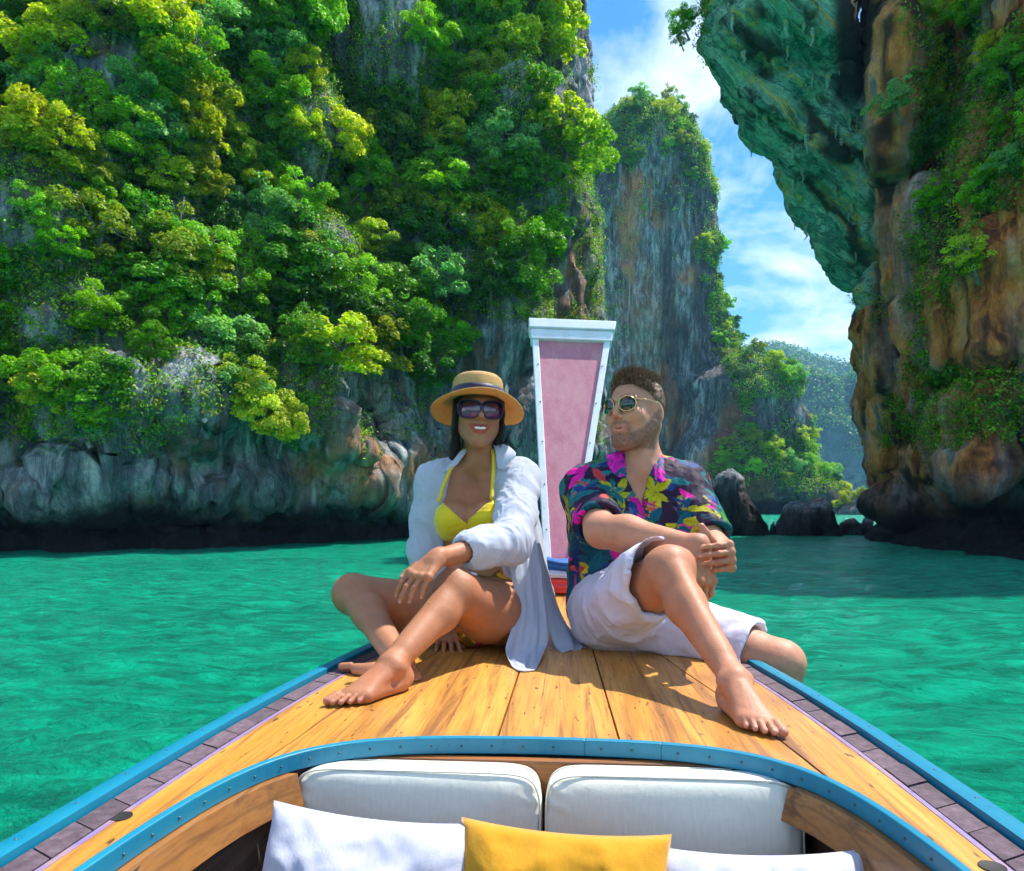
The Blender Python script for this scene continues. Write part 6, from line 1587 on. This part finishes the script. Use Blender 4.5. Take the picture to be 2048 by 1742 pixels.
    brow = np.exp(-((hl[:, 2] - 0.033) / 0.0045) ** 2) * (np.abs(hl[:, 0]) > 0.014) * (np.abs(hl[:, 0]) < 0.05) * (hl[:, 1] > 0.05); blend(0.75 * brow * hd, (0.09, 0.05, 0.03))
    scalp = sstep(-0.004, 0.010, hl[:, 2] - (0.082 + 0.88 * (hl[:, 1] - 0.064))) * hd; blend(0.8 * scalp, (0.10, 0.055, 0.035))
    blend(0.35 * np.exp(-((hl - np.array([0, 0.105, -0.02])) ** 2).sum(1) / 0.018 ** 2) * hd, (0.62, 0.22, 0.15))
    for t, n_, v in tR + tL + tf:
        q = V - (t + unit(n_) * 0.004); blend(0.5 * sstep(0.0062, 0.0046, np.linalg.norm(q - np.outer(q @ unit(n_), unit(n_)) * 0.3, axis=1)), (0.66, 0.36, 0.30))
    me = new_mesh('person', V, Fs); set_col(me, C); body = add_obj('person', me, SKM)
    tag(body, 'bearded man in floral shirt and white shorts sitting with hands clasped over one raised knee', 'person')
    # hair: short sides, longer tousled top
    Lh = lambda x, y, z: HC + HM @ (np.array([x, y, z]) * s); hr = Rec()
    hr.ell(Lh(0, -0.020, 0.036), np.array((0.0765, 0.0955, 0.0825)) * s, HM, k=0)
    hr.ell(Lh(0, -0.010, 0.058), np.array((0.060, 0.076, 0.064)) * s, HM, k=0.03)
    hr.plane(Lh(0, 0.064, 0.088), HM @ unit([0, 0.66, -0.75]), 0.014)
    for q in (-1, 1): hr.ell(Lh(q * 0.088, -0.004, -0.012), np.array((0.03, 0.026, 0.040)) * s, HM, k=0.004, mode='sub'); hr.ell(Lh(q * 0.07, 0.052, 0.035), np.array((0.03, 0.022, 0.028)) * s, HM, k=0.01, mode='sub')
    ho, hv, hn = cloth_mesh('hair', hr, HC - 0.14, HC + 0.17, 0.0028, HAIRM, body, 0.0022, 55, 3, (1, 1, 1))
    hlv = (hv - HC) @ HM / s; r = np.random.default_rng(6); mb = MB()
    fr_ = (hlv - np.array([0, 0.064, 0.088])) @ unit([0, 0.66, -0.75]) > -0.018; up_i = np.concatenate([np.flatnonzero(hlv[:, 2] > 0.085), np.repeat(np.flatnonzero(fr_ & (hlv[:, 2] > 0.05)), 2)])
    for i in r.choice(up_i, 1700):
        p = hv[i] - hn[i] * 0.004; l = r.uniform(0.014, 0.028) * (0.6 + 0.5 * (hlv[i, 2] > 0.09) + 0.5 * (hlv[i, 1] > 0.02)); d1 = unit(hn[i] * 0.45 + HM[:, 2] * 0.55 + HM[:, 1] * r.uniform(-0.2, 0.3) - HM[:, 0] * 0.35 + r.normal(0, 0.16, 3)); d2 = unit(d1 - HM[:, 1] * r.uniform(-0.1, 0.5) - HM[:, 0] * r.uniform(0, 0.5) + r.normal(0, 0.12, 3))
        mb.tube([p, p + d1 * l * 0.5, p + d1 * l * 0.5 + d2 * l * 0.5], [0.0015, 0.0012, 0.0003], 4, False)
    sd_i = np.flatnonzero(hlv[:, 2] <= 0.085)
    for i in r.choice(sd_i, 900):
        p = hv[i] - hn[i] * 0.003; d1 = unit(hn[i] * 0.45 - HM[:, 1] * 0.5 - HM[:, 2] * 0.5 + r.normal(0, 0.25, 3)); l = r.uniform(0.006, 0.012); mb.tube([p, p + d1 * l], [0.0011, 0.0003], 3, False)
    tag(mb.build('hair_strands', HAIRM, body), kind='stuff')
    mb = MB(); N = vnormals(V, Fs); bi = np.flatnonzero((bw > 0.36) & hd)
    for i in r.choice(bi, 160):
        d1 = unit(N[i] * 0.6 - HM[:, 2] * 0.6 + r.normal(0, 0.3, 3)); l = r.uniform(0.0015, 0.0038); mb.tube([V[i] - N[i] * 0.001, V[i] + d1 * l], [0.0007, 0.0002], 3, False)
    tag(mb.build('beard', HAIRM, body), kind='stuff')
    # floral shirt
    sh = Rec()
    for q in (-1, 1):
        a = pel + lat * q * 0.060 + np.array([0, 0.02, 0.005]); b = wa + lat * q * 0.060 + np.array([0, 0.006, 0]); c = rib + lat * q * 0.076; d = uch + lat * q * 0.086; e = shL if q > 0 else shR
        sh.cone(a, b, 0.112, 0.106, k=0.05); sh.cone(b, c, 0.106, 0.114, k=0.05); sh.cone(c, d, 0.114, 0.096, k=0.05); sh.cone(d, e + np.array([0, 0, -0.006]), 0.084, 0.068, k=0.05); sh.cone(nb + np.array([0, 0.012, -0.012]), e + np.array([0, 0.004, 0.0]), 0.058, 0.062, k=0.03)
    for e, el, t1, r1, off in ((shR, elR, 0.80, 0.074, (0.004, 0, -0.012)), (shL, elL, 0.80, 0.070, (0.008, 0, -0.010))):
        en = lerp(e, el, t1) + np.array(off); sh.cone(e, en, 0.068, r1, k=0.04); dv = unit(en - e); cc = lerp(e, el, t1 - 0.02) + np.array(off)
        sh.plane(cc, dv, 0.003, cc - np.array([0.10, 0.07, 0.10]) + dv * 0.06, cc + np.array([0.10, 0.07, 0.10]) + dv * 0.06)
        sh.cone(cc + dv * 0.03, cc - dv * 0.025, r1 - 0.008, r1 - 0.014, k=0.004, mode='sub')
    sh.op(prism([(1236, 880), (1244, 935), (1258, 970), (1284, 1014), (1300, 970), (1309, 930), (1312, 880)], 2.30, 1.5, 2.40), None, None, 0.008, 'sub')
    sh.ell(nb + np.array([0, -0.01, 0.035]), (0.066, 0.085, 0.05), k=0.01, mode='sub')
    sh.plane(P(1232, 1262, 2.3), (0.25, 0.0, -1), 0.01)
    # the hem opens over the lap: cut along the raised thigh
    sh.op(prism([(1150, 1300), (1158, 1262), (1182, 1225), (1222, 1178), (1275, 1124), (1330, 1090), (1480, 1090), (1480, 1330)], 2.2, 1.5, 2.33), None, None, 0.02, 'sub')
    m = print_material('floral_cotton', 0.65)
    o, v_, n_ = cloth_mesh('shirt', sh, (0.08, 2.0, DZ - 0.02), (0.80, 2.66, H + 0.24), 0.0038, m, body, 0.0055, 13, 12, (1.0, 1.0, 0.5))
    pal = [((0.004, 0.085, 0.125), 6), ((0.008, 0.15, 0.16), 4), ((0.72, 0.008, 0.30), 3.4), ((0.66, 0.06, 0.06), 1.4), ((0.46, 0.42, 0.008), 2.4), ((0.012, 0.04, 0.19), 2.4), ((0.03, 0.26, 0.02), 0.9)]
    bs = (0.022, 0.009, 0.032)
    set_col(o.data, splat_colours(v_, n_, bs, pal, 15, 300, (0.024, 0.052), (0.34, 0.66)))
    Pp = lambda *a: [tuple(P(*q)) for q in a]
    for j, rows in enumerate(([Pp((1250, 903, 2.372), (1236, 903, 2.345), (1214, 908, 2.352)), Pp((1250, 930, 2.318), (1236, 932, 2.302), (1216, 930, 2.315)), Pp((1254, 950, 2.288), (1240, 955, 2.280), (1228, 948, 2.288))],
                             [Pp((1308, 902, 2.385), (1318, 908, 2.358), (1332, 916, 2.355)), Pp((1308, 935, 2.318), (1320, 940, 2.305), (1334, 944, 2.312)), Pp((1310, 958, 2.290), (1320, 966, 2.284), (1331, 962, 2.290))])):
        so = sheet('collar', rows, m, body, 16, 20, 0.0012, 1.0, j, 0.003); n0 = len(so.data.vertices); vv = np.empty(n0 * 3, np.float32); so.data.vertices.foreach_get('co', vv); vv = vv.reshape(-1, 3)
        set_col(so.data, splat_colours(vv, vnormals(vv.astype(float), grid_faces(20, 16)), (0.62, 0.012, 0.30), [((0.85, 0.02, 0.42), 4), ((0.10, 0.02, 0.20), 2), ((0.006, 0.12, 0.2), 1)], 3 + j, 16, (0.012, 0.022), (0.4, 0.7)))
    # white shorts
    st = Rec()
    for q in (-1, 1): st.cone(pel + lat * q * 0.056 + np.array([0, 0, -0.01]), wa + lat * q * 0.052 + np.array([0, 0, -0.03]), 0.104, 0.098, k=0.05)
    hemR = lerp(hipR, knR, 0.84); hemL = lerp(hipL, knL, 0.80)
    for h0, kn, hem, r0, r1 in ((hipR, knR, hemR, 0.108, 0.102), (hipL, knL, hemL, 0.118, 0.093)):
        d = unit(kn - h0); st.cone(h0, hem + d * 0.05, r0, r1, k=0.05)
        dn = unit(d + np.array([0.2, 0, -0.5])) if kn is knR else d; st.plane(hem, dn, 0.003, hem - 0.16 + d * 0.10, hem + 0.16 + d * 0.10)
        st.cone(hem + d * 0.03, hem - d * 0.03, r1 - 0.007, r1 - 0.012, k=0.003, mode='sub')
    st.cone(lerp(hipR, hemR, 0.45) + np.array([0, 0, -0.05]), lerp(hipL, hemL, 0.25), 0.06, 0.07, k=0.06)
    st.plane(wa + np.array([0, 0, -0.01]), (0, 0, 1), 0.005, wa - np.array([0.3, 0.16, 0.1]), wa + 0.3)
    V_, F_ = st.run((0.10, 1.75, DZ - 0.06), (0.86, 2.55, H - 0.05), 0.0042).mesh()
    N_ = vnormals(V_, F_); q = V_ * 15 * np.array([0.8, 1, 0.6]) + 0.6 * np.stack([fbm(V_ * 6, 2, 3)] * 3, 1)
    V_ = V_ + N_ * (0.008 * (ridged(q, 2, 21) - 0.2) + 0.002 * fbm(V_ * 30, 2, 5))[:, None]; on = (V_[:, 0] < 0.665) & (V_[:, 2] < DZ + 0.003); V_[on, 2] = DZ + 0.003
    add_obj('shorts', new_mesh('shorts', V_, F_), SHORTM, body)
    return HC, HM, s
MHC, MHM, MS = man()
sunglasses(MHC, MHM, MS, 'round', 0.050, 0.047, 0.0345, 0.106, 0.010, 0.0014, (0.85, 0.62, 0.28), lens_material('green_lens', (0.006, 0.014, 0.013), (0.012, 0.03, 0.022)), 'round gold-rimmed sunglasses with dark green lenses worn by the man', metal=True)
mb = MB(); pts = [MHC + MHM @ np.array([-0.081 + 0.001 * math.sin(a), -0.004 + 0.007 * math.sin(a), -0.044 - 0.007 * math.cos(a)]) * MS for a in np.linspace(0, 6.28, 20)]
print('man', time.time() - T00)
